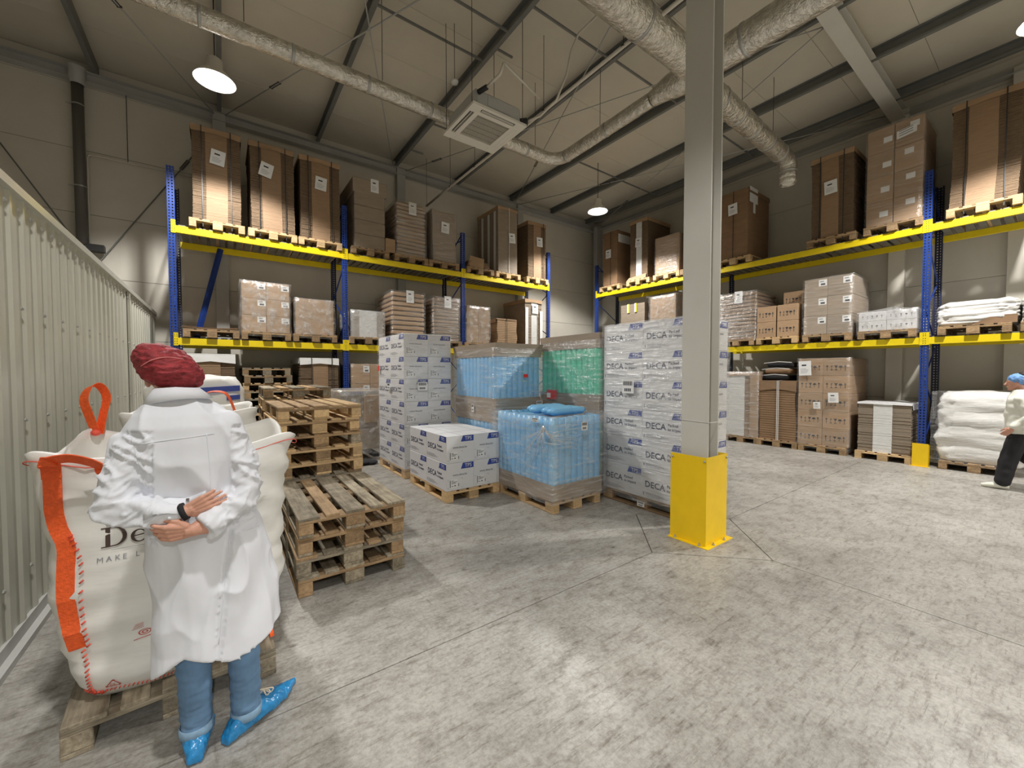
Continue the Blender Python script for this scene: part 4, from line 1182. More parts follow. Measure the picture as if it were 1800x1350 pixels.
def deca(x, y, n, where, grp, skip=(), film_=None):
    """x,y near left corner of a pallet 0.8 x 1.2"""
    for j in range(n):
        for i in range(2):
            for k in range(2):
                if (i, k) in skip or (i, k, j) in skip: continue
                col_ = ('near' if k == 0 else 'far') + (' left' if i == 0 else ' right')
                row_ = 'top' if j == n - 1 else ROWN[j]
                t = thing('carton', 'white printed carton, %s row %s, %s' % (row_, col_, where), 'carton', (x + 0.2 + 0.4 * i + random.uniform(-0.002, 0.002), y + 0.3 + 0.6 * k + random.uniform(-.002, .002), PH + 0.002 + CH * j), random.uniform(-0.004, 0.004), grp)
                b_ = link('carton_body', CB, t)
                if k == 0: link('end_print', CPF, b_)
                if i == 0: link('side_print', CPW, b_)
                if j == n - 1: link('flap_seam', CTS, b_)
    if film_:
        f = part('stretch_wrap', film_shell(0.8, 1.2, CH * n, 0.010, 0.012, True, 0.0, z0=-0.07, seed=sum(ord(q) for q in where) % 40), film_, None, (x + 0.4, y + 0.6, PH + 0.002))
        tag(f, 'clear stretch film around ' + where, 'stretch film')
pallet(2.66, 6.55, 0.0005, 'pale wooden pallet under the tall white cartons left of the blue sleeves', 'wood_new')
deca(2.26, 5.95, 6, 'the tall white stack left of the blue sleeves', 'white cartons of the left tall stack', skip=((1, 1),), film_='film_light')
pallet(2.66, 5.13, 0.0005, 'pale wooden pallet under the low eight carton block', 'wood_new')
deca(2.26, 4.53, 2, 'the low two layer block in front', 'white cartons of the low block', skip=((1, 1, 0),))
pallet(4.47, 2.97, 0.0005, 'wooden pallet under the tall wrapped white cartons behind the column', 'wood_mid')
deca(4.07, 2.37, 6, 'the tall wrapped stack behind the column', 'white cartons of the right tall stack', skip=((1, 1),), film_='film_clear')
# stickers on the tall stacks
def sticker(name, label, x, y, z, w, h, face, mats, bars=True, parent=None):
    m = MB(); M = M_west(0, 0, 0) if face == 'west' else M_front(0, 0, 0)
    m.add([(-w / 2, -h / 2, 0.0), (w / 2, -h / 2, 0.0), (w / 2, h / 2, 0.0), (-w / 2, h / 2, 0.0), (-w / 2, -h / 2, 0.002), (w / 2, -h / 2, 0.002), (w / 2, h / 2, 0.002), (-w / 2, h / 2, 0.002)], [(3, 2, 1, 0), (4, 5, 6, 7), (0, 1, 5, 4), (1, 2, 6, 5), (2, 3, 7, 6), (3, 0, 4, 7)], 0, False, M)
    if bars:
        u = -w * 0.42; k = 0
        while u < w * 0.40:
            bw = w * (0.02 + 0.02 * ((k * 5) % 3)); put_poly(m, rect(u, u + bw, h * 0.10, h * 0.42), M, 1, 0.003); u += bw + w * 0.025; k += 1
        for k in range(4): put_poly(m, rect(-w * 0.30 + k * w * 0.15, -w * 0.20 + k * w * 0.15, -h * 0.35, -h * 0.12), M, 1, 0.003)
    o = part(name, m, mats, parent, (x, y, z))
    if parent is None: tag(o, label, 'label')
    return o
sticker('barcode_label', 'white barcode label on the fourth row of the tall wrapped stack behind the column', 4.030, 3.15, 1.47, 0.17, 0.16, 'west', ['paper', 'ink'])
sticker('barcode_label', 'barcode label on the near face of the tall white stack left of blue sleeves', 2.55, 5.918, 1.43, 0.16, 0.13, 'front', ['paper', 'ink'])
sticker('barcode_label', 'small white label on the side of the tall white stack left of the blue sleeves', 2.228, 6.55, 1.42, 0.12, 0.10, 'west', ['paper', 'ink'])
sticker('red_label', 'small red label on the tall white stack left of the blue sleeves', 2.228, 7.06, 1.72, 0.07, 0.09, 'west', ['red_sticker', 'ink'], False)
sticker('barcode_label', 'tiny barcode label on the pallet block below the tall wrapped stack', 4.055, 2.97, 0.065, 0.10, 0.06, 'west', ['paper', 'ink'])

# ------------------------------------------------------------------ plastic sleeves in cardboard trays
def sleeve_mesh(r, h, mat, sd):
    m = MB(); rings = []
    n = 12
    for j in range(9):
        t_ = j / 8
        q = r * (1 - 0.12 * max(0, (t_ - 0.93) / 0.07) - 0.1 * max(0, (0.05 - t_) / 0.05)) * (1 + 0.008 * math.sin(j * 2.3 + sd))
        rings.append([(q * math.copysign(abs(math.cos(2 * PI * k / n)) ** 0.55, math.cos(2 * PI * k / n)), q * math.copysign(abs(math.sin(2 * PI * k / n)) ** 0.55, math.sin(2 * PI * k / n)), h * t_) for k in range(n)])
    m.loft(rings)
    return m.mesh('plastic_sleeve', mat)
def tray(w, d, h0, h1, flare=0.01, t_=0.006):
    m = MB(); W, D = w / 2 + 0.006, d / 2 + 0.006
    o = [(-W, -D), (W, -D), (W, D), (-W, D)]
    def ring(q, z): return [(x + math.copysign(q, x), y + math.copysign(q, y), z) for x, y in o]
    m.loft([ring(0, h0), ring(flare, h1), ring(flare - t_, h1), ring(-t_, h0)], 0, False, False, False)
    return m
def sleeves(x, y, w, d, tiers, mats, label, nx, ny, trays, film_, labels=(), fill=True, palmat='wood_mid', pal_label=''):
    """x,y near left corner"""
    pallet(x + 0.4, y + 0.6, 0.0005, pal_label, palmat)
    t = thing('sleeve_load', label, 'wrapped load', (x + w / 2, y + d / 2, PH + 0.001))
    for z0, z1 in tiers:
        vs_ = [sleeve_mesh(w / nx / 2 * 1.08, z1 - z0, mats[q % len(mats)], q * 1.3) for q in range(3)]
        for i in range(nx):
            for k in range(ny):
                if not (i == 0 or k == 0 or i == nx - 1 or k == ny - 1): continue
                if i == nx - 1 and k > 1 and k < ny - 1 : continue
                link('plastic_sleeve', random.choice(vs_), t, (-w / 2 + w * (i + 0.5) / nx, -d / 2 + d * (k + 0.5) / ny, z0 + random.uniform(-0.006, 0.006)), (0, 0, random.uniform(-0.08, 0.08)))
        m = MB(); m.cbox(-w / 2 + w / nx, w / 2 - w / nx, -d / 2 + d / ny, d / 2 - d / ny, z0, z1 - 0.03, 0.03)
        part('inner_sleeves', m, mats[0], t)
    for h0, h1, fl, lid in trays:
        part('cardboard_tray', tray(w, d, h0, h1, fl), 'cardboard_grey', t)
        if lid is not None:
            m = MB(); m.cbox(-w / 2, w / 2, -d / 2, d / 2, lid, lid + 0.008, 0.002); part('tray_board', m, 'cardboard', t)
    if film_:
        top = tiers[-1][1]
        part('stretch_wrap', film_shell(w + 0.03, d + 0.03, top, 0.014, 0.022, True, 0.02, z0=-0.06, seed=len(label)), film_, t)
    return t
# low blue load in front
t = sleeves(3.08, 3.45, 0.80, 1.16, [(0.02, 0.97)], ['sleeve_blue', 'sleeve_blue_pale', 'sleeve_blue'], 'low film wrapped load of blue plastic sleeves in front of the green one', 8, 11, [(0.0, 0.19, 0.004, 0.01)], None, palmat='wood_new', pal_label='pale wooden pallet under the low blue sleeves')
for k, (dx, dy, an) in enumerate(((0.02, -0.36, 0.0), (0.02, -0.24, 0.05), (-0.04, -0.10, -0.04), (0.03, 0.05, 0.02))):
    m = MB(); rings = []
    for j in range(10):
        xx = -0.30 + 0.60 * j / 9
        q = 0.055 * (1 if 0 < j < 9 else 0.55)
        rings.append([(xx, q * 1.25 * math.cos(2 * PI * i / 10), q * 0.9 * math.sin(2 * PI * i / 10) + 0.004 * math.sin(j * 3)) for i in range(10)])
    m.loft(rings); part('lying_sleeve', m, 'sleeve_blue', t, (dx, dy, 1.02 + 0.004 * k), (0, 0, an))
part('stretch_wrap', film_shell(0.86, 1.20, 0.99, 0.02, 0.04, False, 0.0, z0=-0.02, seed=3), 'film_clear', t)
m = MB(); kn = Vector((-0.462, -0.47, 0.84)); rg = random.Random(4)
for k in range(16):
    yy, zz = rg.uniform(-0.62, 0.35), rg.uniform(0.15, 0.62)
    m.tube([kn, kn.lerp(Vector((-0.462, yy, zz)), 0.5) + Vector((-0.004, 0, 0)), Vector((-0.455, yy, zz))], [0.004, 0.0025, 0.0008], 4)
for k in range(14):
    xx, zz = rg.uniform(-0.25, 0.30), rg.uniform(0.45, 0.95)
    m.tube([kn, Vector((-0.46, -0.655, 0.80 + (zz - 0.80) * 0.3)), Vector((-0.2 + xx * 0.4, -0.665, 0.80 + (zz - 0.8) * 0.6)), Vector((xx, -0.655, zz))], [0.004, 0.003, 0.002, 0.0008], 4)
m.ball(kn, (0.016, 0.045, 0.045), 8, 5)
part('gathered_film', m, 'film_milky', t)['kind'] = 'stuff'
sticker('barcode_label', '', 0.02, -0.665, 0.86, 0.10, 0.10, 'front', ['paper', 'ink'], parent=t)
sticker('barcode_label', '', -0.44, -0.30, 0.93, 0.12, 0.05, 'west', ['paper', 'ink'], parent=t)
# tall blue load, two tiers
t = sleeves(3.14, 4.73, 0.80, 1.18, [(0.02, 0.84), (0.90, 1.84)], ['sleeve_blue', 'sleeve_blue_pale', 'sleeve_blue'], 'tall two tier load of blue plastic sleeves with three cardboard trays', 8, 11, [(0.0, 0.18, 0.004, 0.01), (0.78, 0.95, 0.006, 0.85), (0.95, 1.13, 0.002, None), (1.73, 1.92, 0.035, 1.86)], 'film_clear', pal_label='wooden pallet under the tall blue sleeves')
sticker('red_label', '', 0.10, -0.635, 1.45, 0.08, 0.05, 'front', ['red_sticker', 'ink'], False, parent=t)
sticker('paper_label', '', -0.435, 0.0, 0.96, 0.07, 0.12, 'west', ['paper', 'ink'], parent=t)
sticker('paper_label', '', 0.36, -0.635, 1.02, 0.12, 0.10, 'front', ['paper', 'ink'], parent=t)
# tall green load
t = sleeves(4.06, 3.64, 0.80, 1.18, [(0.02, 0.86), (0.92, 1.93)], ['sleeve_green'], 'tall two tier load of green plastic sleeves left of the wrapped white cartons', 8, 11, [(0.0, 0.18, 0.004, 0.01), (0.86, 1.20, 0.006, 0.90), (1.83, 2.03, 0.015, 1.95)], 'film_clear', pal_label='wooden pallet under the tall green sleeves')
sticker('red_pocket', '', -0.435, 0.32, 1.17, 0.22, 0.14, 'west', ['red_sticker', 'ink'], False, parent=t)
sticker('paper_label', '', -0.439, 0.38, 1.155, 0.08, 0.07, 'west', ['paper', 'ink'], False, parent=t)

# ------------------------------------------------------------------ ceiling services
def bar(name, label, cat, a, b, r, mat, n=6, group=None):
    m = MB(); a = Vector(a); b = Vector(b)
    m.tube([(0, 0, 0), b - a], r, n, 0, n > 4)
    return tag(part(name, m, mat, None, a), label, cat, group)
RZ = 6.87
_rn = []
def rod(a, b, where, tb=None):
    _rn.append(1)
    t = thing('brace_rod', 'thin diagonal steel brace rod under the ceiling, %s' % where, 'brace rod', (a[0], a[1], RZ - 0.03 * (len(_rn) % 2)))
    v = Vector((b[0] - a[0], b[1] - a[1], 0))
    m = MB(); m.tube([(0, 0, 0), v], 0.011, 6); part('rod', m, 'steel_light', t)
    if tb is not None:
        p = v * tb; dn = v.normalized(); sd = Vector((-dn.y, dn.x, 0))
        m = MB()
        for s in (-1, 1): m.tube([p - dn * 0.13 + sd * 0.022 * s, p + dn * 0.13 + sd * 0.022 * s], 0.008, 6)
        for s in (-1, 1): m.tube([p + dn * 0.13 * s - sd * 0.03, p + dn * 0.13 * s + sd * 0.03], 0.014, 6)
        part('turnbuckle', m, 'wire', t)
    return t
rod((-1.45, 7.26), (-0.03, 10.15), 'at the left above the partition', 0.22)
rod((0.15, 10.15), (2.6, 4.9), 'between the first lamp and the long duct', 0.30)
rod((1.35, 5.05), (3.60, 10.1), 'crossing left of the air conditioner', 0.50)
rod((7.45, 10.15), (4.0, 2.2), 'passing the duct bend', 0.28)
rod((3.95, 10.12), (7.45, 2.25), 'crossing right of the air conditioner', 0.12)
rod((7.6, 10.15), (11.1, 2.3), 'over the far lamp towards the right wall', 0.32)
rod((11.05, 10.1), (7.45, 2.25), 'from the room corner across the far lamp', 0.26)
def strut_bar(x0, x1, y, where):
    m = MB(); m.box(0, x1 - x0, -0.014, 0.014, 0, 0.03)
    tag(part('cross_bar', m, 'steel_grey', None, (x0, y, 6.925)), 'thin dark cross bar between two purlins, %s' % where, 'bar')
strut_bar(1.90, 3.70, 5.95, 'left of the air conditioner')
strut_bar(1.90, 3.70, 5.22, 'nearer one left of the air conditioner')
strut_bar(3.75, 5.46, 4.66, 'behind the hanging hose')
strut_bar(5.52, 7.34, 4.63, 'beside the thick duct')
strut_bar(7.40, 9.03, 7.34, 'behind the far lamp')
strut_bar(9.08, 10.70, 7.36, 'near the room corner')
strut_bar(9.08, 10.70, 4.65, 'right of the column')
strut_bar(3.76, 4.06, 5.60, 'short stub above the air conditioner')
strut_bar(3.76, 4.06, 8.05, 'short stub behind the air conditioner')
strut_bar(3.76, 4.06, 9.28, 'short stub near the back wall')

def duct(name, label, pts, rad, bands=0.9, seed=0, group=None):
    """pts: path; resampled; corrugated foil skin with slight unevenness"""
    P = [Vector(p) for p in pts]
    o0 = P[0].copy()
    t = thing(name, label, 'duct', o0, 0, group)
    samples = []
    for i in range(len(P) - 1):
        L = (P[i + 1] - P[i]).length; n = max(1, int(L / 0.06))
        for k in range(n): samples.append((P[i].lerp(P[i + 1], k / n), (rad[i] + (rad[i + 1] - rad[i]) * k / n) if isinstance(rad, (list, tuple)) else rad))
    samples.append((P[-1], rad[-1] if isinstance(rad, (list, tuple)) else rad))
    path = [s[0] - o0 for s in samples]
    rr = [s[1] * (1 + 0.035 * noise.noise(s[0] * 5)) for s in samples]
    # split into sections between joint bands
    acc = 0; st = 0; nb = 0
    for i in range(1, len(path)):
        acc += (path[i] - path[i - 1]).length
        if acc > bands or i == len(path) - 1:
            m = MB(); m.tube(path[st:i + 1], rr[st:i + 1], 20, 0, True, i == len(path) - 1 or st == 0)
            part('duct_section', m, 'foil', t)
            if i < len(path) - 1:
                dn = (path[i + 1] - path[i]).normalized()
                m = MB(); m.tube([path[i] - dn * 0.02, path[i] - dn * 0.018, path[i] + dn * 0.018, path[i] + dn * 0.02], [rr[i] * 0.99, rr[i] * 1.035, rr[i] * 1.035, rr[i] * 0.99], 20, 0, True, False)
                part('joint_band', m, 'galvanised', t)
            st = i; acc = 0
    return t
def arc(c, r, a0, a1, n, z):
    return [(c[0] + r * math.cos(a0 + (a1 - a0) * k / n), c[1] + r * math.sin(a0 + (a1 - a0) * k / n), z) for k in range(n + 1)]
DZ = 5.80
duct('foil_duct', 'slim foil wrapped duct running past the first lamp and bending behind the air conditioner',
     [(-5.9, 6.02, DZ), (5.15, 6.02, DZ)] + arc((5.15, 5.72), 0.30, PI / 2, 0, 6, DZ)[1:] + [(5.45, 3.85, 5.85)], 0.112, 0.95)
duct('foil_duct', 'thick foil wrapped duct coming towards the camera right of the column', [(5.45, 3.85, 5.85), (5.47, 3.60, 5.88), (5.49, 3.4, 5.88), (5.5, -9.3, 5.88)], [0.115, 0.16, 0.195, 0.195], 1.3)
duct('foil_duct', 'thick foil wrapped duct from the upper left into the branch behind the column', [(-5.9, 3.12, 5.88), (5.32, 3.12, 5.88)], 0.20, 1.25)
_e = [(9.0 + 0.16 * math.sin(a), 3.34, 5.84 - 0.16 + 0.16 * math.cos(a)) for a in (0, 0.4, 0.8, 1.2, PI / 2)]
duct('foil_duct', 'foil wrapped branch duct right of the column ending in a downward outlet', [(5.68, 3.22, 5.86), (8.9, 3.34, 5.84)] + _e + [(9.16, 3.34, 5.46)], [0.175, 0.155] + [0.15] * 5 + [0.14], 0.55)
t = thing('duct_outlet', 'open round mouth of the foil branch duct right of the column', 'duct outlet', (9.16, 3.34, 5.36))
m = MB(); m.lathe([(0.13, 0.14), (0.145, 0.10), (0.145, 0.0), (0.135, 0.0), (0.10, 0.03)], (0, 0, 0), 24); part('outlet_collar', m, 'foil', t)
m = MB(); m.lathe([(0.13, 0.02), (0.05, 0.045), (0.001, 0.045)], (0, 0, 0), 24); part('outlet_plate', m, 'plastic_white', t)
# duct hangers
HG = [(0.3, 6.02), (2.0, 6.02), (4.9, 6.02), (5.45, 4.9), (3.9, 3.12), (7.1, 3.28), (8.4, 3.32), (5.5, 1.9), (-1.6, 6.02)]
for k, (hx, hy) in enumerate(HG):
    bar('hanger_wire', 'thin wire holding a foil duct, %s' % ['beside the first lamp', 'left of the air conditioner', 'right of the air conditioner', 'over the slim duct bend', 'over the upper thick duct', 'right of the column', 'near the branch outlet', 'over the near thick duct', 'above the partition'][k], 'wire', (hx, hy, 5.95), (hx, hy, 7.11), 0.005, 'wire', 5)

# air conditioner cassette
AX, AY, AZ = 3.40, 5.44, 5.42
t = thing('ceiling_air_conditioner', 'square ceiling cassette air conditioner with grey casing and cream face hanging from rods', 'air conditioner', (AX, AY, AZ))
m = MB(); W = 0.475
def ring_panel(m, o, i, z0, z1, mi=0):
    for (x0, x1, y0, y1) in ((-o, o, -o, -i), (-o, o, i, o), (-o, -i, -i, i), (i, o, -i, i)): m.box(x0, x1, y0, y1, z0, z1, mi)
for sx in (-1, 1):
    m.box(-0.475 if sx < 0 else 0.425, -0.425 if sx < 0 else 0.475, -0.475, 0.475, 0, 0.035)
    m.box(-0.425, 0.425, -0.475 if sx < 0 else 0.425, -0.425 if sx < 0 else 0.475, 0, 0.035)
    m.box(-0.425 if sx < 0 else 0.355, -0.355 if sx < 0 else 0.425, -0.425, -0.30, 0, 0.035); m.box(-0.425 if sx < 0 else 0.355, -0.355 if sx < 0 else 0.425, 0.30, 0.425, 0, 0.035)
    m.box(-0.355, -0.30, -0.425 if sx < 0 else 0.355, -0.355 if sx < 0 else 0.425, 0, 0.035); m.box(0.30, 0.355, -0.425 if sx < 0 else 0.355, -0.355 if sx < 0 else 0.425, 0, 0.035)
ring_panel(m, 0.355, 0.285, -0.002, 0.033)
fp_ = part('face_panel', m, 'plastic_white', t)
for k, (x, y, r, op) in enumerate(((0, -0.39, 0, True), (0, 0.39, 0, False), (-0.39, 0, PI / 2, True), (0.39, 0, PI / 2, False))):
    m = MB()
    m.box(-0.298, 0.298, -0.033, 0.033, 0.02, 0.028)
    if op: m.box(-0.28, 0.28, -0.004, 0.004, -0.004, 0.022, 1)
    else: m.box(-0.296, 0.296, -0.032, 0.032, -0.001, 0.010, 1)
    part('air_slot', m, ['black_foam', 'plastic_white'], fp_, (x, y, 0), (0, 0, r))
m = MB(); m.box(-0.284, 0.284, -0.284, 0.284, 0.012, 0.02)
for k in range(5): m.box(-0.284, 0.284, -0.24 + k * 0.115, -0.234 + k * 0.115, 0.004, 0.012)
part('intake_grille', m, 'grille_grey', fp_)
m = MB(); m.cbox(-0.42, 0.42, -0.42, 0.42, 0.035, 0.30, 0.05); m.box(-0.20, 0.20, -0.428, -0.42, 0.09, 0.24)
part('casing', m, 'steel_light', t)
m = MB(); m.tube([(0.42, -0.30, 0.12), (0.56, -0.36, 0.16)], 0.06, 10); part('insulated_pipe', m, 'black_foam', t)
m = MB(); m.tube([(-0.36, -0.42, 0.22), (-0.30, -0.56, 0.24)], 0.035, 10); part('insulated_pipe', m, 'black_foam', t)
m = MB(); m.tube([(-0.30, -0.56, 0.24), (-0.24, -0.80, 0.30), (-0.22, -0.86, 0.42)], 0.02, 8); m.tube([(-0.22, -0.86, 0.42), (0.62, -0.60, 0.42)], 0.016, 8); part('drain_pipe', m, 'pipe_white', t)
for sx in (-0.45, 0.45):
    for sy in (-0.40, 0.40):
        m = MB(); m.tube([(sx, sy, 0.06), (sx, sy, 1.69)], 0.005, 5); part('hanger_rod', m, 'wire', t)
m = MB(); pts = [(0.56, -0.36, 0.17), (0.72, -0.50, 0.24), (0.86, -0.72, 0.42), (0.90, -0.90, 0.70), (0.90, -1.0, 1.0), (0.94, -1.12, 1.2), (1.02, -1.6, 1.30)]
m.tube(pts, 0.018, 8); part('refrigerant_hose', m, 'pipe_white', t)

# white condensate pipe running along the hall, hung on rods
t = thing('condensate_pipe', 'long thin white pipe hung on rods, passing behind the air conditioner', 'pipe', (4.32, 9.7, 5.9))
m = MB(); m.tube([(0, 0, 0.0), (0.02, -3.0, 0.0), (0.0, -13, 0.02)], 0.025, 8); part('pipe', m, 'pipe_white', t)
for k, yy in enumerate((0.0, -1.3, -2.4, -4.6, -6.2)):
    m = MB(); m.lathe([(0.033, -0.012), (0.033, 0.012)], (0, 0, 0), 10); m.tube([(0, 0, 0.03), (0, 0, 1.2)], 0.005, 5)
    part('pipe_hanger', m, 'wire', t, (0.01, yy, 0.0))

# high bay lamps
for k, (lx, ly) in enumerate(LAMPS[:3 + 1]):
    t = thing('high_bay_lamp', ['round lit high bay lamp above the partition at the upper left', 'small round lit high bay lamp near the room corner', 'high bay lamp above the camera', 'high bay lamp above the right edge of the photo'][k], 'lamp', (lx, ly, LAMP_Z))
    m = MB(); m.lathe([(0.255, -0.02), (0.25, 0.0), (0.17, 0.09), (0.10, 0.16), (0.10, 0.28), (0.06, 0.31), (0.0, 0.31)], (0, 0, 0), 28)
    m.lathe([(0.20, 0.035), (0.255, -0.02)], (0, 0, 0.001), 28, 1)
    sh_ = part('lamp_shade', m, ['plastic_white', 'paper'], t)
    m = MB(); m.lathe([(0.0, 0.0), (0.205, 0.0), (0.225, 0.012)], (0, 0, 0.0), 28); part('lamp_lens', m, 'lamp_glow', sh_)
    m = MB(); m.tube([(0, 0, 0.31), (0, 0, 1.24)], 0.008, 6); part('hanger_rod', m, 'wire', t)

# back wall: drain pipe, thin pipe, cross braces
t = thing('drain_pipe', 'dark grey vertical drain pipe on the back wall above the partition', 'pipe', (-1.94, 10.2, 3.9))
m = MB(); m.tube([(0, 0, 0), (0, 0, 3.0)], 0.078, 16); part('pipe', m, 'pipe_grey', t)
m = MB(); m.lathe([(0.085, 2.75), (0.11, 2.80), (0.11, 2.98), (0.125, 3.0), (0.125, 3.04)], (0, 0, 0), 18); part('pipe_collar', m, 'steel_light', t)
for zz in (1.0, 2.4):
    m = MB(); m.lathe([(0.084, zz - 0.012), (0.084, zz + 0.012)], (0, 0, 0), 16); m.box(-0.15, -0.08, -0.005, 0.005, zz - 0.01, zz + 0.01); part('pipe_clamp', m, 'galvanised', t)
m = MB(); m.box(0.05, 0.28, -0.06, 0.08, -0.10, 0.02); part('bracket', m, 'strap_dark', t)
t = thing('thin_pipe', 'thin light pipe bent down beside the drain pipe on the back wall', 'pipe', (-1.86, 10.27, 3.9))
m = MB(); m.tube([(0, 0, 0), (0, 0, 1.56), (0.02, 0, 1.60), (0.06, 0, 1.62), (1.7, 0, 1.62)], 0.014, 8); part('pipe', m, 'pipe_white', t)
m = MB(); m.tube([(0.53, 0, 1.62), (0.53, 0, 2.85)], 0.006, 5); part('hanger_wire', m, 'wire', t)
def wbrace(a, b, where, tb):
    t = thing('brace_rod', 'thin diagonal steel brace on the back wall, %s' % where, 'brace rod', a)
    v = Vector(b) - Vector(a)
    m = MB(); m.tube([(0, 0, 0), v], 0.011, 6); part('rod', m, 'steel_grey', t)
    p = v * tb; dn = v.normalized(); sd = Vector((-dn.z, 0, dn.x)); m = MB()
    for s in (-1, 1): m.tube([p - dn * 0.12 + sd * 0.022 * s, p + dn * 0.12 + sd * 0.022 * s], 0.008, 6)
    part('turnbuckle', m, 'wire', t)
wbrace((-3.6, 10.24, 6.7), (0.0, 10.24, 0.4), 'falling behind the partition', 0.1)
wbrace((-3.6, 10.26, 0.5), (-0.05, 10.26, 6.5), 'rising to the left end of the rack', 0.87)
t = thing('smoke_detector', 'small round white detector hanging left of the air conditioner', 'detector', (3.05, 5.75, 6.2))
m = MB(); m.lathe([(0.0, -0.03), (0.05, -0.02), (0.06, 0.02), (0.0, 0.04)], (0, 0, 0), 14); part('detector_body', m, 'paper', t)
m = MB(); m.tube([(0, 0, 0.03), (0, 0, 0.9)], 0.005, 5); part('hanger_wire', m, 'wire', t)

# ------------------------------------------------------------------ big bags
from mathutils.bvhtree import BVHTree
def bag_mb(w0, w1, d0, h, rim, seed, lean=0.0):
    m = MB(); n = 96; rings = []
    nz = 34
    def ring(t_, q=1.0, dz=0.0):
        out = []
        w = w0 + (w1 - w0) * t_ + 0.05 * math.sin(PI * min(1, t_ * 1.5)) ** 2
        d_ = d0 + 0.03 * math.sin(PI * t_)
        if t_ < 0.06: w *= 0.93 + 0.07 * t_ / 0.06; d_ *= 0.93 + 0.07 * t_ / 0.06
        ex = 0.34 - 0.16 * max(0, (t_ - 0.75) / 0.25)
        for k in range(n):
            an = 2 * PI * k / n; cx, cy = math.cos(an), math.sin(an)
            x = math.copysign(abs(cx) ** ex, cx) * w / 2; y = math.copysign(abs(cy) ** ex, cy) * d_ / 2
            L = math.hypot(x, y); corner = min(1, (abs(x) / (w / 2)) * (abs(y) / (d_ / 2)))
            wr = 0.020 * noise.noise(Vector((x * 3 + seed, y * 3, t_ * 16))) + 0.011 * max(0, 1 - 2.2 * abs(noise.noise(Vector((x * 2.2 + seed, y * 2.2, t_ * 7 + x * 2))))) ** 2 * (1 if y < 0.2 else 0.3) + 0.012 * noise.noise(Vector((x * 5 + seed, y * 5, t_ * 34)))
            wr *= 1.0 + 1.1 * max(0, t_ - 0.5)
            wr += 0.03 * max(0, t_ - 0.45) * noise.noise(Vector((x * 7 + seed, y * 7, t_ * 3)))
            if t_ > 0.8: wr -= 0.03 * (1 - corner) * (t_ - 0.8) / 0.2 * (0.5 + noise.noise(Vector((x * 4, y * 4, seed))))
            zz = h * t_ + (rim * corner ** 3 * max(0, (t_ - 0.7) / 0.3)) + dz
            out.append(((x + x / L * wr) * q + lean * t_, (y + y / L * wr) * q, zz))
        return out
    for j in range(nz + 1): rings.append(ring(j / nz))
    rings.append(ring(1.0, 0.975, 0.006)); rings.append(ring(0.97, 0.955, 0.0)); rings.append(ring(0.90, 0.93)); rings.append(ring(0.84, 0.88))
    for q in (0.6, 0.25, 0.03): rings.append([(x * q / 0.88, y * q / 0.88, z + 0.03 * noise.noise(Vector((x * 6, y * 6, q)))) for x, y, z in rings[nz + 4]])
    m.loft(rings, 0, True, True, True)
    return m
def ribbon(m, path, wdir, w, th=0.003, mi=0):
    P = [Vector(p) for p in path]; rings = []
    for i, p in enumerate(P):
        wd = Vector(wdir[i] if isinstance(wdir, list) else wdir).normalized()
        tg = (P[min(i + 1, len(P) - 1)] - P[max(0, i - 1)]).normalized()
        nn = tg.cross(wd).normalized()
        wd = nn.cross(tg).normalized()
        rings.append([p - wd * w / 2 - nn * th, p + wd * w / 2 - nn * th, p + wd * w / 2 + nn * th, p - wd * w / 2 + nn * th])
    m.loft(rings, mi, False, True, True)
    return m
def smooth_path(pts, n=6):
    P = [Vector(p) for p in pts]; out = []
    for i in range(len(P) - 1):
        p0, p1, p2, p3 = P[max(0, i - 1)], P[i], P[i + 1], P[min(len(P) - 1, i + 2)]
        for k in range(n):
            t_ = k / n
            out.append(0.5 * ((2 * p1) + (-p0 + p2) * t_ + (2 * p0 - 5 * p1 + 4 * p2 - p3) * t_ ** 2 + (-p0 + 3 * p1 - 3 * p2 + p3) * t_ ** 3))
    out.append(P[-1]); return out

pallet(-0.225, 3.08, 0.0005, 'weathered wooden pallet under the big white bag in front of the person', 'wood_old', 0.07)
BX, BY, BZ = -0.185, 3.00, 0.150
t = thing('bulk_bag', 'big white bulk bag with orange straps standing before the person', 'bulk bag', (BX, BY, BZ))
bag = bag_mb(0.78, 1.01, 0.92, 1.09, 0.10, 3.0, 0.0)
bb_ = part('bag_body', bag, 'bag_white', t)
bvh = BVHTree.FromPolygons([Vector(v) for v in bag.v], bag.f)
def onbag(x, z, off=0.004):
    """front surface of the bag at world x, z -> local point"""
    lx, lz = x - BX, z - BZ
    hit = bvh.ray_cast(Vector((lx, -1.2, lz)), Vector((0, 1, 0)))
    if hit[0] is None: return Vector((lx, -0.42, lz))
    return Vector((lx, hit[0].y - off, lz))
def conform(verts, off=0.005):
    return [tuple(onbag(x, z, off)) for x, z in verts]
def crescent(m, cx, cz, ro, ri, a0, a1, sx=1.0, dx=0.0, n=18, mi=0, off=0.005, tilt=0.0):
    V = []; F = []
    for k in range(n + 1):
        a = a0 + (a1 - a0) * k / n
        V.append((cx + ro * sx * math.cos(a), cz + ro * math.sin(a) + tilt * ro * math.cos(a)))
        V.append((cx + dx + ri[0] * sx * math.cos(a), cz + ri[1] * math.sin(a) + tilt * ri[0] * math.cos(a)))
    for k in range(n): F.append((2 * k, 2 * k + 2, 2 * k + 3, 2 * k + 1))
    m.add(conform(V, off), F, mi)
def quadxz(m, pts, mi=0, off=0.005): m.add(conform(pts, off), [tuple(range(len(pts)))], mi)
m = MB()
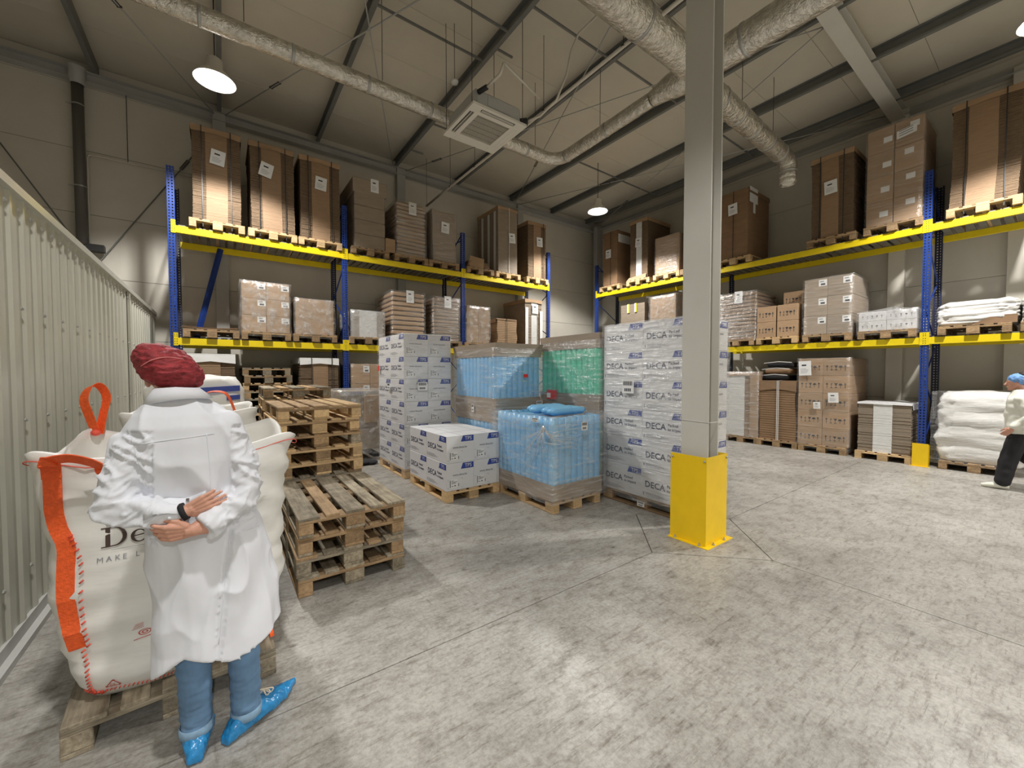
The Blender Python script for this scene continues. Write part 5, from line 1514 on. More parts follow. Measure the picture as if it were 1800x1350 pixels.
# serif D
x0, z0, H = -0.452, 0.860, 0.088
quadxz(m, [(x0 + 0.014, z0), (x0 + 0.030, z0), (x0 + 0.030, z0 + H), (x0 + 0.014, z0 + H)])
quadxz(m, [(x0, z0), (x0 + 0.045, z0), (x0 + 0.045, z0 + 0.005), (x0, z0 + 0.005)])
quadxz(m, [(x0, z0 + H - 0.005), (x0 + 0.045, z0 + H - 0.005), (x0 + 0.045, z0 + H), (x0, z0 + H)])
crescent(m, x0 + 0.042, z0 + H / 2, H / 2, (H / 2 - 0.015, H / 2 - 0.005), -PI / 2, PI / 2, 1.0)
# serif e
crescent(m, -0.325, z0 + 0.030, 0.031, (0.020, 0.026), 0.15, 2 * PI - 0.75, 0.95, 0.002)
quadxz(m, [(-0.350, z0 + 0.026), (-0.298, z0 + 0.034), (-0.298, z0 + 0.039), (-0.350, z0 + 0.031)])
part('bag_lettering', m, 'print_brown', bb_)
m = MB()
quadxz(m, [(-0.42, z0 - 0.016), (-0.30, z0 - 0.016), (-0.30, z0 - 0.0145), (-0.42, z0 - 0.0145)])
for ch, xx in (('M', -0.468), ('A', -0.437), ('K', -0.408), ('E', -0.382), ('L', -0.338)):
    vv, ff = text_geo(ch, 0.030)
    m.add(conform([(xx + p[0], 0.798 + p[1]) for p in vv]), ff)
part('bag_small_lettering', m, 'ink_grey', bb_)
m = MB()
quadxz(m, [(-0.352, 0.958), (-0.336, 0.950), (-0.318, 0.952), (-0.312, 0.982), (-0.328, 0.966), (-0.334, 0.975)])
quadxz(m, [(-0.318, 0.952), (-0.300, 0.954), (-0.290, 0.975), (-0.305, 0.968), (-0.312, 0.982)])
# recycling triangle and its letters
tx, tz = -0.428, 0.222
for k in range(3):
    a0, a1 = PI / 2 + k * 2 * PI / 3, PI / 2 + (k + 1) * 2 * PI / 3
    p, q = Vector((tx + 0.030 * math.cos(a0), tz + 0.026 * math.sin(a0))), Vector((tx + 0.030 * math.cos(a1), tz + 0.026 * math.sin(a1)))
    d_ = (q - p).normalized(); n_ = Vector((-d_.y, d_.x)) * 0.002
    s_, e_ = p.lerp(q, 0.04), p.lerp(q, 0.86)
    quadxz(m, [tuple(s_ - n_), tuple(e_ - n_), tuple(e_ + n_), tuple(s_ + n_)])
    quadxz(m, [tuple(e_ - n_ * 3.0), tuple(e_ + d_ * 0.008), tuple(e_ + n_ * 3.0)])
for s_, sz, xx, zz in (('05', 0.020, -0.440, 0.213), ('PP', 0.018, -0.438, 0.180)):
    vv, ff = text_geo(s_, sz); m.add(conform([(xx + p[0], zz + p[1]) for p in vv]), ff)
crescent(m, -0.315, 0.425, 0.014, (0.011, 0.011), 0, 2 * PI, 1.7); crescent(m, -0.315, 0.425, 0.007, (0.004, 0.004), 0, 2 * PI, 1.7)
for k in range(4): quadxz(m, [(-0.360 + 0.004 * k, 0.446 + 0.008 * k), (-0.318, 0.452 + 0.008 * k), (-0.318, 0.454 + 0.008 * k), (-0.360 + 0.004 * k, 0.448 + 0.008 * k)])
quadxz(m, [(-0.355, 0.396), (-0.285, 0.402), (-0.285, 0.405), (-0.355, 0.399)])
for a, b in ((-0.272, -0.212),): quadxz(m, [(a, 0.222), (b, 0.222), (b, 0.330), (a, 0.330)])
part('red_print', m, 'print_red', bb_)
m = MB()
for k in range(5): quadxz(m, [(-0.262, 0.236 + 0.018 * k), (-0.224 - 0.006 * (k % 2), 0.236 + 0.018 * k), (-0.224 - 0.006 * (k % 2), 0.243 + 0.018 * k), (-0.262, 0.243 + 0.018 * k)], 0, 0.007)
part('label_lines', m, 'paper', bb_)
# front left corner strap laid on the bag
SP = [(-0.598, 1.215), (-0.598, 1.12), (-0.592, 0.985), (-0.560, 0.915), (-0.562, 0.835), (-0.570, 0.71), (-0.562, 0.575), (-0.552, 0.50), (-0.54, 0.42)]
m = MB(); pp = smooth_path([(a, 0, b) for a, b in SP], 5)
sp = [onbag(p.x, p.z, 0.007) for p in pp]
for _ in range(12): sp = [sp[0]] + [Vector(((sp[i].x * 2 + sp[i - 1].x + sp[i + 1].x) / 4, min((sp[i].y * 2 + sp[i - 1].y + sp[i + 1].y) / 4, onbag(sp[i].x + BX, sp[i].z + BZ, 0.006).y), sp[i].z)) for i in range(1, len(sp) - 1)] + [sp[-1]]
ribbon(m, sp, (1, -0.12, 0), 0.058, 0.0022)
part('corner_strap', m, 'bag_orange', t)
m = MB(); pp = smooth_path([(0.225, 0, 0.55), (0.22, 0, 0.38), (0.20, 0, 0.24), (0.205, 0, 0.17)], 5)
ribbon(m, [onbag(p.x, p.z, 0.007) for p in pp], (1, 0.25, 0), 0.02, 0.002); part('corner_strap', m, 'bag_orange', t)
# stitches
m = MB()
def stitch(p, dx, dz, r=0.0035):
    m.tube([onbag(p[0], p[1], 0.008), onbag(p[0] + dx, p[1] + dz, 0.008)], r, 4)
pts = smooth_path([(-0.575, 0, 0.93), (-0.545, 0, 0.80), (-0.548, 0, 0.60), (-0.535, 0, 0.45), (-0.52, 0, 0.33), (-0.515, 0, 0.23), (-0.505, 0, 0.175)], 5)
for p in pts: stitch((p.x + (0.022 if p.z > 0.42 else 0.0), p.z), 0.013, 0.013)
for k in range(46):
    x = -0.52 + k * 0.0155; stitch((x, 0.172 + 0.012 * math.sin(k * 0.3)), 0.006, 0.012, 0.003)
for k in range(9): stitch((0.15 + 0.007 * k, 0.185 + 0.008 * (k % 3)), 0.012, 0.016)
for k in range(10): stitch((-0.545 + 0.009 * k, 0.178 - 0.004 * (k % 3)), 0.014, 0.012)
s_ = part('stitches', m, 'stitch_red', bb_); s_['kind'] = 'stuff'
# rim piping
m = MB(); rimz = [Vector(v) for v in bag.v[34 * 96:35 * 96]]
m.tube([rimz[i % 96] + Vector((0, 0, -0.035)) + Vector((rimz[i % 96].x, rimz[i % 96].y, 0)).normalized() * 0.004 for i in range(97)], 0.0025, 5, 0, True, False); part('rim_piping', m, 'stitch_red', bb_)
# loops
m = MB(); pp = smooth_path([sp[0] + Vector((0, -0.003, -0.02)), sp[0] + Vector((0.0, -0.012, 0.03)), (-0.395, -0.56, 1.135), (-0.34, -0.555, 1.140), (-0.28, -0.55, 1.115), (-0.245, -0.54, 1.085), (-0.235, -0.51, 1.065)], 5)
ribbon(m, pp, [(1, -0.1, 0.0)] * 6 + [(0.7, -0.6, 0.5)] * 4 + [(0.1, -0.75, 0.65)] * (len(pp) - 10), 0.062, 0.0022); part('lifting_loop', m, 'bag_orange', t)
def loop_up(x, y, z, w=0.05, h=0.29, ang=0.4):
    m = MB(); d = Vector((math.cos(ang), math.sin(ang), 0))
    b = Vector((x, y, z))
    pp = smooth_path([b, b - d * w * 0.55 + Vector((0, 0, h * .35)), b - d * w + Vector((0, 0, h * .72)), b - d * w * 0.5 + Vector((0, 0, h * .96)), b + d * w * 0.35 + Vector((0, 0, h)), b + d * w * 0.95 + Vector((0, 0, h * .75)), b + d * w * 0.6 + Vector((0, 0, h * .4)), b + d * 0.012], 5)
    ribbon(m, pp, (0.75, -0.5, 0.45), 0.05, 0.002); return m
part('lifting_loop', loop_up(-0.43, 0.42, 1.13), 'bag_orange', t)
m = MB(); m.ball((-0.43, 0.40, 1.14), (0.025, 0.025, 0.02), 8, 5); part('loop_knot', m, 'stitch_red', t)

# second and third bags farther back
pallet(-0.18, 4.42, 0.0005, 'wooden pallet under the second bulk bag', 'wood_mid', 0.02)
t = thing('bulk_bag', 'second white bulk bag with orange loops, half hidden behind the person', 'bulk bag', (-0.18, 4.42, 0.150))
part('bag_body', bag_mb(0.80, 0.84, 0.92, 1.17, 0.05, 9.0), 'bag_white', t)
m = MB(); pp = smooth_path([(0.04, -0.42, 1.15), (0.035, -0.42, 1.26), (0.075, -0.42, 1.335), (0.17, -0.42, 1.345), (0.225, -0.42, 1.30), (0.27, -0.42, 1.15), (0.285, -0.43, 1.02)], 5)
ribbon(m, pp, (0.3, 1, 0.2), 0.045, 0.002); part('lifting_loop', m, 'bag_orange', t)
pallet(-0.20, 5.75, 0.0005, 'wooden pallet under the third bulk bag', 'wood_mid', -0.02)
t = thing('bulk_bag', 'third white bulk bag with crumpled film top and blue print, behind the person', 'bulk bag', (-0.22, 5.75, 0.150))
part('bag_body', blob_box(0.84, 0.92, 1.44, 0.03, 0.03, 12), 'bag_white', t)
m = MB(); M = M_front(0, -0.485, 0); put_poly(m, [(0.02, 1.28), (0.38, 1.30), (0.38, 1.36), (0.02, 1.34)], M, 0, 0.01); put_poly(m, [(0.26, 1.20), (0.38, 1.21), (0.38, 1.26), (0.26, 1.25)], M, 0, 0.01); part('blue_print', m, 'flash_blue', t)

# ------------------------------------------------------------------ people
def organic(name, mb, mat, parent, voxel=0.008, smooth=3, deform=None, sfac=0.6):
    me = mb.mesh('tmp', mat)
    o = bpy.data.objects.new('tmp', me); COL.objects.link(o)
    r = o.modifiers.new('r', 'REMESH'); r.mode = 'VOXEL'; r.voxel_size = voxel; r.use_smooth_shade = True
    if smooth:
        s = o.modifiers.new('s', 'SMOOTH'); s.factor = sfac; s.iterations = smooth
    dg = bpy.context.evaluated_depsgraph_get()
    new = bpy.data.meshes.new_from_object(o.evaluated_get(dg))
    new.name = name
    bpy.data.objects.remove(o); bpy.data.meshes.remove(me)
    if not new.materials: new.materials.append(MATS[mat])
    if deform:
        ns = [v.normal.copy() for v in new.vertices]
        for v, n_ in zip(new.vertices, ns): v.co = deform(v.co, n_)
        new.update()
    new.polygons.foreach_set('use_smooth', [True] * len(new.polygons))
    return link(name, new, parent)
def hand(m, w, d, side, nrm, curl=0.5, s=1.0, thumb_out=0.6, spread=0.12):
    """w wrist, d towards fingertips, side = thumb side, nrm = palm normal; adds to m, returns nail spots"""
    w, d, side, nrm = Vector(w), Vector(d).normalized(), Vector(side).normalized(), Vector(nrm).normalized()
    nails = []
    for k, (off, L, a) in enumerate(((0.030, 0.072, -0.05), (0.0105, 0.080, 0), (-0.0095, 0.074, 0.04), (-0.028, 0.058, 0.1))):
        base = w + d * 0.012 * s + side * off * 0.55 * s
        kn = w + d * (0.088 - 0.004 * k) * s + side * off * s
        m.tube([base, base.lerp(kn, 0.5), kn], [0.0135 * s, 0.0135 * s, 0.0115 * s], 8); m.ball(kn, 0.0112 * s, 8, 6)
        p = kn; dr = (d + side * spread * off * 12).normalized()
        an = curl * 0.5
        for q, (fl, rr) in enumerate(((0.45, 0.0090), (0.30, 0.0082), (0.25, 0.0075))):
            ax = (dr * math.cos(an) + nrm * math.sin(an)).normalized()
            p2 = p + ax * L * fl * s
            m.tube([p, p2], [rr * s, rr * 0.93 * s], 8); m.ball(p2, rr * 0.95 * s, 8, 6)
            p = p2; an += curl * (0.75 if q == 0 else 0.6)
        nails.append((p, ax, nrm))
    b = w + d * 0.018 * s + side * 0.022 * s
    j1 = b + (d * 0.75 + side * thumb_out + nrm * 0.25).normalized() * 0.042 * s
    j2 = j1 + (d * 0.95 + side * thumb_out * 0.4 + nrm * 0.35).normalized() * 0.032 * s
    j3 = j2 + (d + nrm * 0.35).normalized() * 0.026 * s
    m.tube([b, j1, j2, j3], [0.015 * s, 0.0125 * s, 0.0105 * s, 0.0085 * s], 8); m.ball(j3, 0.0088 * s, 8, 6)
    m.tube([w - d * 0.05 * s, w, w + d * 0.03 * s], [0.024 * s, 0.023 * s, 0.022 * s], 10)
    nails.append((j3, (j3 - j2).normalized(), nrm))
    return nails
def limb(m, pts, rr, n=12):
    m.tube(pts, rr, n)
    for p, r in zip(pts, rr): m.ball(p, r, n, 7)
def head(m, c, f, s=1.0, up=Vector((0, 0, 1))):
    """c centre of head, f facing"""
    c = Vector(c); f = Vector(f).normalized(); r = f.cross(up).normalized()
    m.ball(c + up * 0.02 * s, (0.076 * s, 0.088 * s, 0.095 * s), 16, 12)
    m.ball(c + f * 0.028 * s - up * 0.045 * s, (0.052 * s, 0.055 * s, 0.062 * s), 14, 9)
    m.ball(c + f * 0.055 * s - up * 0.085 * s, 0.024 * s, 10, 7)
    m.tube([c + f * 0.078 * s + up * 0.02 * s, c + f * 0.100 * s - up * 0.022 * s], [0.009 * s, 0.015 * s], 8)
    m.ball(c + f * 0.103 * s - up * 0.022 * s, 0.013 * s, 8, 6)
    for q in (-1, 1):
        m.ball(c + r * 0.077 * s * q - up * 0.01 * s, (0.012 * s, 0.018 * s, 0.030 * s), 8, 7)
        m.ball(c + f * 0.078 * s - up * 0.055 * s + r * 0.012 * q * s, (0.016 * s, 0.012 * s, 0.009 * s), 8, 6)
        m.ball(c + f * 0.062 * s + up * 0.026 * s + r * 0.032 * q * s, (0.024 * s, 0.018 * s, 0.010 * s), 8, 6)

# --- person at the bag, seen from behind, hands joined behind the back
P1 = thing('person', 'person in white lab coat and red hair net, hands joined behind the back', 'person', (-0.05, 2.2, 0))
o0 = Vector((-0.05, 2.2, 0))
def W3(*p): return Vector(p) - o0
m = MB()
HC = W3(-0.178, 2.300, 1.625)
head(m, HC, (0.0, 1, -0.45), 1.0)
limb(m, [W3(-0.150, 2.20, 1.47), W3(-0.168, 2.25, 1.58)], [0.054, 0.050])
limb(m, [W3(-0.05, 2.2, 0.90), W3(-0.07, 2.2, 1.05), W3(-0.12, 2.195, 1.25), W3(-0.14, 2.19, 1.38)], [0.13, 0.115, 0.125, 0.095], 16)
SL, EL, WL = W3(-0.285, 2.18, 1.385), W3(-0.325, 2.115, 1.13), W3(-0.125, 2.012, 1.105)
SR, ER, WR = W3(0.010, 2.18, 1.435), W3(0.085, 2.12, 1.125), W3(-0.100, 2.000, 1.030)
limb(m, [SL, EL, WL], [0.046, 0.036, 0.025]); limb(m, [SR, ER, WR], [0.046, 0.036, 0.025])
limb(m, [W3(-0.14, 2.19, 1.36), SL], [0.06, 0.05]); limb(m, [W3(-0.12, 2.19, 1.38), SR], [0.06, 0.05])
limb(m, [W3(-0.115, 2.2, 0.88), W3(-0.12, 2.21, 0.47), W3(-0.116, 2.185, 0.08)], [0.085, 0.052, 0.036])
limb(m, [W3(0.02, 2.2, 0.88), W3(0.055, 2.21, 0.47), W3(0.066, 2.20, 0.08)], [0.085, 0.052, 0.036])
m.tube([W3(-0.116, 2.16, 0.05), W3(-0.116, 2.22, 0.05), W3(-0.116, 2.34, 0.03)], [0.034, 0.038, 0.030], 12)
m.tube([W3(0.035, 2.175, 0.05), W3(0.09, 2.215, 0.05), W3(0.20, 2.295, 0.03)], [0.034, 0.038, 0.030], 12)
n1 = hand(m, WL, (1.0, -0.10, 0.42), (0.35, 0.1, -0.95), (0.25, 1.0, 0.0), 0.50, 0.88, 0.7, 0.28)
n2 = hand(m, WR, (-1.0, -0.16, 0.10), (-0.1, -0.25, 0.97), (-0.25, 1.0, 0.25), 0.95, 0.95, 0.6, 0.25)
organic('body', m, 'skin', P1, 0.0034, 1)
m = MB()
for p, ax, nn in n1[:4] + n2[:4]: m.ball(p - nn * 0.006 + ax * 0.002, (0.0055, 0.0035, 0.0055), 8, 6)
part('fingernails', m, 'nail', P1)
# coat
m = MB()
def ell(cx, cy, z, a, b, n=40, zf=None, fold=0.0):
    out = []
    for k in range(n):
        an = 2 * PI * k / n; c_, s_ = math.cos(an), math.sin(an)
        q = 1 + fold * math.sin(an * 7 + 1.0) + fold * 0.7 * math.sin(an * 11 + 2.2)
        x = math.copysign(abs(c_) ** 0.85, c_) * a * q; y = math.copysign(abs(s_) ** 0.85, s_) * b * q
        p = W3(cx + x, cy + y, z)
        if zf: p.z += zf(cx + x, s_)
        out.append(p)
    return out
hemf = lambda x, s_: 0.035 * math.cos((x + 0.15) * 17) - 0.055 * max(0, (-x - 0.17)) / 0.1
rings = [ell(-0.030, 2.20, 0.455, 0.232, 0.165, zf=hemf, fold=0.035), ell(-0.032, 2.20, 0.56, 0.226, 0.162, fold=0.030, zf=lambda x, s_: hemf(x, s_) * 0.4), ell(-0.038, 2.20, 0.72, 0.220, 0.155, fold=0.02),
         ell(-0.052, 2.20, 0.88, 0.214, 0.148, fold=0.012), ell(-0.065, 2.20, 0.99, 0.200, 0.138, fold=0.008), ell(-0.085, 2.20, 1.08, 0.186, 0.128), ell(-0.105, 2.195, 1.18, 0.190, 0.130),
         ell(-0.122, 2.19, 1.28, 0.196, 0.134), ell(-0.130, 2.19, 1.36, 0.196, 0.128), ell(-0.132, 2.19, 1.425, 0.186, 0.118), ell(-0.136, 2.20, 1.475, 0.155, 0.104), ell(-0.144, 2.21, 1.512, 0.108, 0.088), ell(-0.150, 2.215, 1.540, 0.080, 0.076), ell(-0.153, 2.22, 1.560, 0.070, 0.068)]
m.loft(rings, 0, True)
limb(m, [W3(-0.24, 2.19, 1.385), W3(-0.285, 2.17, 1.355), W3(-0.318, 2.135, 1.23), W3(-0.322, 2.105, 1.135)], [0.066, 0.070, 0.064, 0.062], 16)
limb(m, [W3(-0.322, 2.105, 1.135), W3(-0.25, 2.055, 1.112), W3(-0.19, 2.03, 1.105), W3(-0.158, 2.018, 1.105)], [0.062, 0.054, 0.046, 0.038], 16)
limb(m, [W3(-0.03, 2.19, 1.430), W3(0.005, 2.17, 1.415), W3(0.060, 2.135, 1.25), W3(0.078, 2.11, 1.135)], [0.066, 0.070, 0.066, 0.064], 16)
limb(m, [W3(0.078, 2.11, 1.135), W3(0.02, 2.05, 1.085), W3(-0.03, 2.022, 1.055)], [0.064, 0.056, 0.052], 16)
m.tube([W3(-0.01, 2.03, 1.065), W3(-0.064, 2.008, 1.030)], [0.050, 0.056], 16)
m.loft([[W3(-0.03, 2.00, 1.06), W3(0.03, 2.02, 1.08), W3(0.03, 2.05, 1.08), W3(-0.03, 2.03, 1.06)], [W3(-0.062, 1.985, 0.985), W3(-0.045, 1.985, 0.985), W3(-0.045, 2.0, 0.985), W3(-0.062, 2.0, 0.985)]], 0, False)
def coat_def(co, n):
    w = co + o0
    a = noise.noise(Vector((w.x * 9, w.y * 9, w.z * 4.2))) * 0.010
    sleeve_w = 1.0 if (w.y < 2.13 and 0.96 < w.z < 1.42 and (w.x < -0.22 or w.x > 0.03 or w.y < 2.05)) else 0.0
    if sleeve_w:
        r1 = 1 - 2 * abs(noise.noise(Vector((w.x * 7, w.y * 7, w.z * 17 + w.x * 12))))
        r2 = 1 - 2 * abs(noise.noise(Vector((w.x * 15 + 3, w.y * 15, w.z * 26 - w.x * 14))))
        a = 0.016 * r1 ** 3 * (1 if r1 > 0 else 0) + 0.008 * r2 ** 3 - 0.006
    else:
        r1 = 1 - 2 * abs(noise.noise(Vector((w.x * 6 + 5, w.y * 6, w.z * 3.0 + w.x * 3))))
        a += 0.010 * max(0, r1) ** 3
    # back folds between the shoulder blades and vertical ones in the skirt
    if w.y < 2.2 and 1.0 < w.z < 1.4:
        a += 0.014 * math.sin((w.x + 0.10) * 42 + 3 * (w.z - 1.1)) * max(0, 1 - abs(w.z - 1.14) / 0.16)
    if w.z < 1.02: a += 0.012 * min(1, (1.02 - w.z) / 0.3) * math.sin(w.x * 34 + 2.0 * math.sin(w.z * 4))
    dw = min((co - WL).length, (co - WR).length)
    a *= min(1.0, max(0.0, (dw - 0.035) / 0.07)) * (min(1.0, max(0.05, (w.z - 0.50) / 0.12)))
    # centre back seam
    if w.y < 2.2 and w.z < 1.0 and abs(w.x - 0.02 + (1.0 - w.z) * 0.10) < 0.012: a -= 0.006
    return co + n * a
coat = organic('lab_coat', m, 'coat_white', P1, 0.0065, 5, coat_def, 0.5)
cb = BVHTree.FromPolygons([v.co.copy() for v in coat.data.vertices], [tuple(p.vertices) for p in coat.data.polygons])
def oncoat(x, z, off=0.002):
    h_ = cb.ray_cast(Vector((x - o0.x, -0.6, z)), Vector((0, 1, 0)))
    return (h_[0] - Vector((0, off, 0))) if h_[0] is not None else Vector((x - o0.x, -0.13, z))
def seam(pts, r=0.0018):
    m = MB(); pp = smooth_path([(a, 0, b) for a, b in pts], 6); m.tube([oncoat(p.x, p.z, 0.0005) for p in pp], r, 5); part('seam', m, 'coat_white', coat)
seam([(-0.285, 1.40), (-0.262, 1.30), (-0.238, 1.20)]); seam([(-0.055, 1.40), (-0.045, 1.25), (-0.045, 1.14)]); seam([(-0.26, 1.375), (-0.16, 1.385), (-0.03, 1.395)]); seam([(0.02, 0.98), (0.0, 0.80), (-0.03, 0.52)])
# half belt and collar
m = MB(); rings = []
for k in range(15):
    x = -0.245 + 0.185 * k / 14; zc = 1.122 + 0.020 * (k / 14) + 0.010 * math.sin(k * 0.5)
    a = oncoat(x, zc - 0.020, 0.006); b = oncoat(x, zc + 0.020, 0.006)
    rings.append([a, b, b + Vector((0, 0.006, 0)), a + Vector((0, 0.006, 0))])
m.loft(rings, 0, True); part('half_belt', m, 'coat_white', coat)
m = MB(); rings = []
for k in range(25):
    an = PI * (1.5 + (k - 12) / 12 * 0.82); c_, s_ = math.cos(an), math.sin(an)
    tp = W3(-0.155 + 0.076 * c_, 2.222 + 0.078 * s_, 1.590 - 0.006 * abs(c_)); bt = W3(-0.148 + (0.102 + 0.014 * abs(c_)) * c_, 2.212 + 0.101 * s_, 1.543 - 0.014 * c_ * c_ + 0.010 * c_)
    rings.append([tp, bt, bt + Vector((-0.006 * c_, -0.006 * s_, -0.004)), tp + Vector((-0.008 * c_, -0.008 * s_, 0))])
m.loft(rings, 0, True); part('collar', m, 'coat_white', coat)
# cuff details
m = MB(); m.tube([WL + Vector((-0.012, 0.002, -0.002)), WL + Vector((0.004, 0.001, 0.004))], [0.036, 0.034], 18); part('black_cuff', m, 'black_cloth', coat)
m = MB(); m.ball(oncoat(-0.170, 1.098, 0.001), (0.006, 0.003, 0.006), 10, 6); m.ball(oncoat(-0.166, 1.080, 0.001), (0.006, 0.003, 0.006), 10, 6); part('cuff_buttons', m, 'button', coat)
# hair net
m = MB(); rings = []
for j in range(13):
    th = -PI / 2 + PI * j / 12; q = max(math.cos(th), 0.03) ** 0.8
    rings.append([W3(-0.180 + 0.119 * q * math.cos(2 * PI * k / 36) - 0.022 * math.sin(th) * (1 if th > 0 else 0), 2.285 + 0.140 * q * math.sin(2 * PI * k / 36), 1.664 + (0.104 if th > 0 else 0.088) * math.sin(th) - 0.030 * q * math.cos(2 * PI * k / 36)) for k in range(36)])
m.loft(rings)
def net_def(co, n):
    return co + n * (0.006 * noise.noise(Vector((co.x * 30, co.y * 30, co.z * 70))) + 0.006 * noise.noise(co * 22))
organic('hair_net', m, 'hair_net', P1, 0.0035, 1, net_def)
m = MB(); pp = smooth_path([W3(-0.262, 2.150, 1.675), W3(-0.225, 2.128, 1.700), W3(-0.18, 2.122, 1.712), W3(-0.13, 2.130, 1.706)], 5); 
nb = BVHTree.FromPolygons([v.co.copy() for v in bpy.data.objects['hair_net'].data.vertices], [tuple(p.vertices) for p in bpy.data.objects['hair_net'].data.polygons])
q_ = []
for p in pp:
    h_ = nb.ray_cast(Vector((p.x, -0.5, p.z)), Vector((0, 1, 0)))
    if h_[0] is not None: q_.append(h_[0] - Vector((0, 0.001, 0)))
if len(q_) > 2: m.tube(q_, 0.0022, 5); part('net_elastic', m, 'net_elastic', P1)
m = MB(); m.loft([[HC + Vector((0.05, 0.09, -0.01)), HC + Vector((0.05, 0.095, -0.09)), HC + Vector((0.045, 0.09, -0.09)), HC + Vector((0.045, 0.085, -0.01))], [HC + Vector((0.092, 0.02, -0.03)), HC + Vector((0.092, 0.02, -0.10)), HC + Vector((0.086, 0.02, -0.10)), HC + Vector((0.086, 0.02, -0.03))]], 0, False)
m.loft([[HC + Vector((-0.05, 0.09, -0.01)), HC + Vector((-0.05, 0.095, -0.09)), HC + Vector((-0.045, 0.09, -0.09)), HC + Vector((-0.045, 0.085, -0.01))], [HC + Vector((0.05, 0.09, -0.01)), HC + Vector((0.05, 0.095, -0.09)), HC + Vector((0.045, 0.085, -0.09)), HC + Vector((0.045, 0.08, -0.01))]], 0, False)
part('face_mask', m, 'mask_blue', P1)
# jeans
m = MB()
limb(m, [W3(-0.11, 2.2, 0.86), W3(-0.122, 2.205, 0.50), W3(-0.118, 2.20, 0.30), W3(-0.116, 2.195, 0.115)], [0.098, 0.069, 0.060, 0.057], 18)
limb(m, [W3(0.015, 2.2, 0.86), W3(0.058, 2.205, 0.50), W3(0.062, 2.20, 0.30), W3(0.066, 2.20, 0.095)], [0.098, 0.071, 0.062, 0.058], 18)
m.ball(W3(-0.045, 2.2, 0.93), (0.155, 0.115, 0.10), 18, 10)
def jean_def(co, n):
    return co + n * (0.006 * noise.noise(Vector((co.x * 12, co.y * 12, co.z * 34))) + (0.006 * noise.noise(Vector((co.x * 14, co.y * 14, co.z * 60))) if co.z < 0.28 else 0))
jeans = organic('jeans', m, 'denim', P1, 0.0065, 2, jean_def)
for (x, y, z, r) in ((-0.116, 2.195, 0.085, 0.061), (0.066, 2.20, 0.062, 0.062)):
    m = MB(); m.lathe([(r * 0.93, 0.0), (r, 0.004), (r * 1.02, 0.02), (r, 0.038), (r * 0.93, 0.040)], W3(x, y, z), 24); part('jeans_cuff', m, 'denim_cuff', jeans)
# shoe covers
def cover(heel, toe, hw, zh, name='shoe_cover', mat='shoe_cover', ank=0.25, anr=0.062, sole=0.0):
    heel, toe = W3(*heel), W3(*toe); d = (toe - heel); L = d.length; d.normalize(); s = Vector((-d.y, d.x, 0)); m = MB(); rings = []
    for j in range(19):
        t_ = j / 18
        w = hw * (math.sin(PI * min(1, max(0.0, t_ * 0.92 + 0.07))) ** 0.45) * (0.86 + 0.22 * math.exp(-((t_ - 0.65) / 0.22) ** 2))
        if t_ > 0.8: w *= 1 - 0.75 * ((t_ - 0.8) / 0.2) ** 1.3
        hgt = 0.035 + (zh - 0.035) * math.exp(-((t_ - ank) / 0.24) ** 2) + 0.025 * math.exp(-((t_ - 0.6) / 0.2) ** 2)
        if t_ < 0.08: hgt *= 0.55 + 0.45 * t_ / 0.08
        c = heel + d * L * t_
        ring = []
        for k in range(20):
            an = 2 * PI * k / 20; cc, ss = math.cos(an), math.sin(an)
            zz = 0.006 + hgt * 0.5 + hgt * 0.5 * math.copysign(abs(ss) ** (0.6 if ss < 0 else 0.9), ss)
            ring.append(c + s * w * math.copysign(abs(cc) ** 0.8, cc) + Vector((0, 0, zz)))
        rings.append(ring)
    m.loft(rings)
    def cd(co, n): return co + n * 0.004 * noise.noise(co * 38) + n * 0.003 * noise.noise(Vector((co.x * 90, co.y * 90, co.z * 20)))
    return organic(name, m, mat, P1, 0.005, 1, cd)
cover((-0.118, 2.105, 0), (-0.112, 2.41, 0), 0.060, 0.125)
cover((-0.018, 2.138, 0), (0.288, 2.362, 0), 0.058, 0.110, ank=0.26)
m = MB()
for k, (a, b) in enumerate((((0.115, 2.262, 0.082), (0.165, 2.262, 0.078)), ((0.125, 2.275, 0.075), (0.15, 2.24, 0.085)))):
    m.tube(smooth_path([W3(*a), (W3(*a) + W3(*b)) / 2 + Vector((0, 0, 0.022)), W3(*b), W3(*b) + Vector((0.012, 0.0, 0.018)), W3(*a) + Vector((0.004, 0.006, 0.024))], 5), 0.0035, 6)
m.ball(W3(0.118, 2.235, 0.068), (0.03, 0.025, 0.018), 10, 6)
part('shoe_lace', m, 'lace', P1)

# --- person at the right edge, walking left
o1 = Vector((8.95, 0.34, 0))
P2 = thing('person', 'person in cream jacket, black trousers and blue cap walking at the right edge', 'person', o1)
def V3(*p): return Vector(p) - o1
m = MB()
head(m, V3(8.95, 0.415, 1.50), (-0.1, 1, -0.12), 1.0)
limb(m, [V3(8.95, 0.36, 1.33), V3(8.95, 0.39, 1.44)], [0.055, 0.052])
limb(m, [V3(8.95, 0.32, 0.88), V3(8.95, 0.33, 1.05), V3(8.95, 0.35, 1.26)], [0.125, 0.115, 0.12], 14)
limb(m, [V3(8.78, 0.35, 1.28), V3(8.74, 0.26, 1.03), V3(8.76, 0.42, 0.88)], [0.045, 0.036, 0.025])
limb(m, [V3(9.12, 0.35, 1.28), V3(9.16, 0.24, 1.03), V3(9.14, 0.10, 0.86)], [0.045, 0.036, 0.025])
limb(m, [V3(8.87, 0.34, 0.86), V3(8.87, 0.46, 0.46), V3(8.87, 0.50, 0.09)], [0.085, 0.052, 0.036])
limb(m, [V3(9.03, 0.32, 0.86), V3(9.03, 0.30, 0.46), V3(9.03, 0.02, 0.16)], [0.085, 0.052, 0.036])
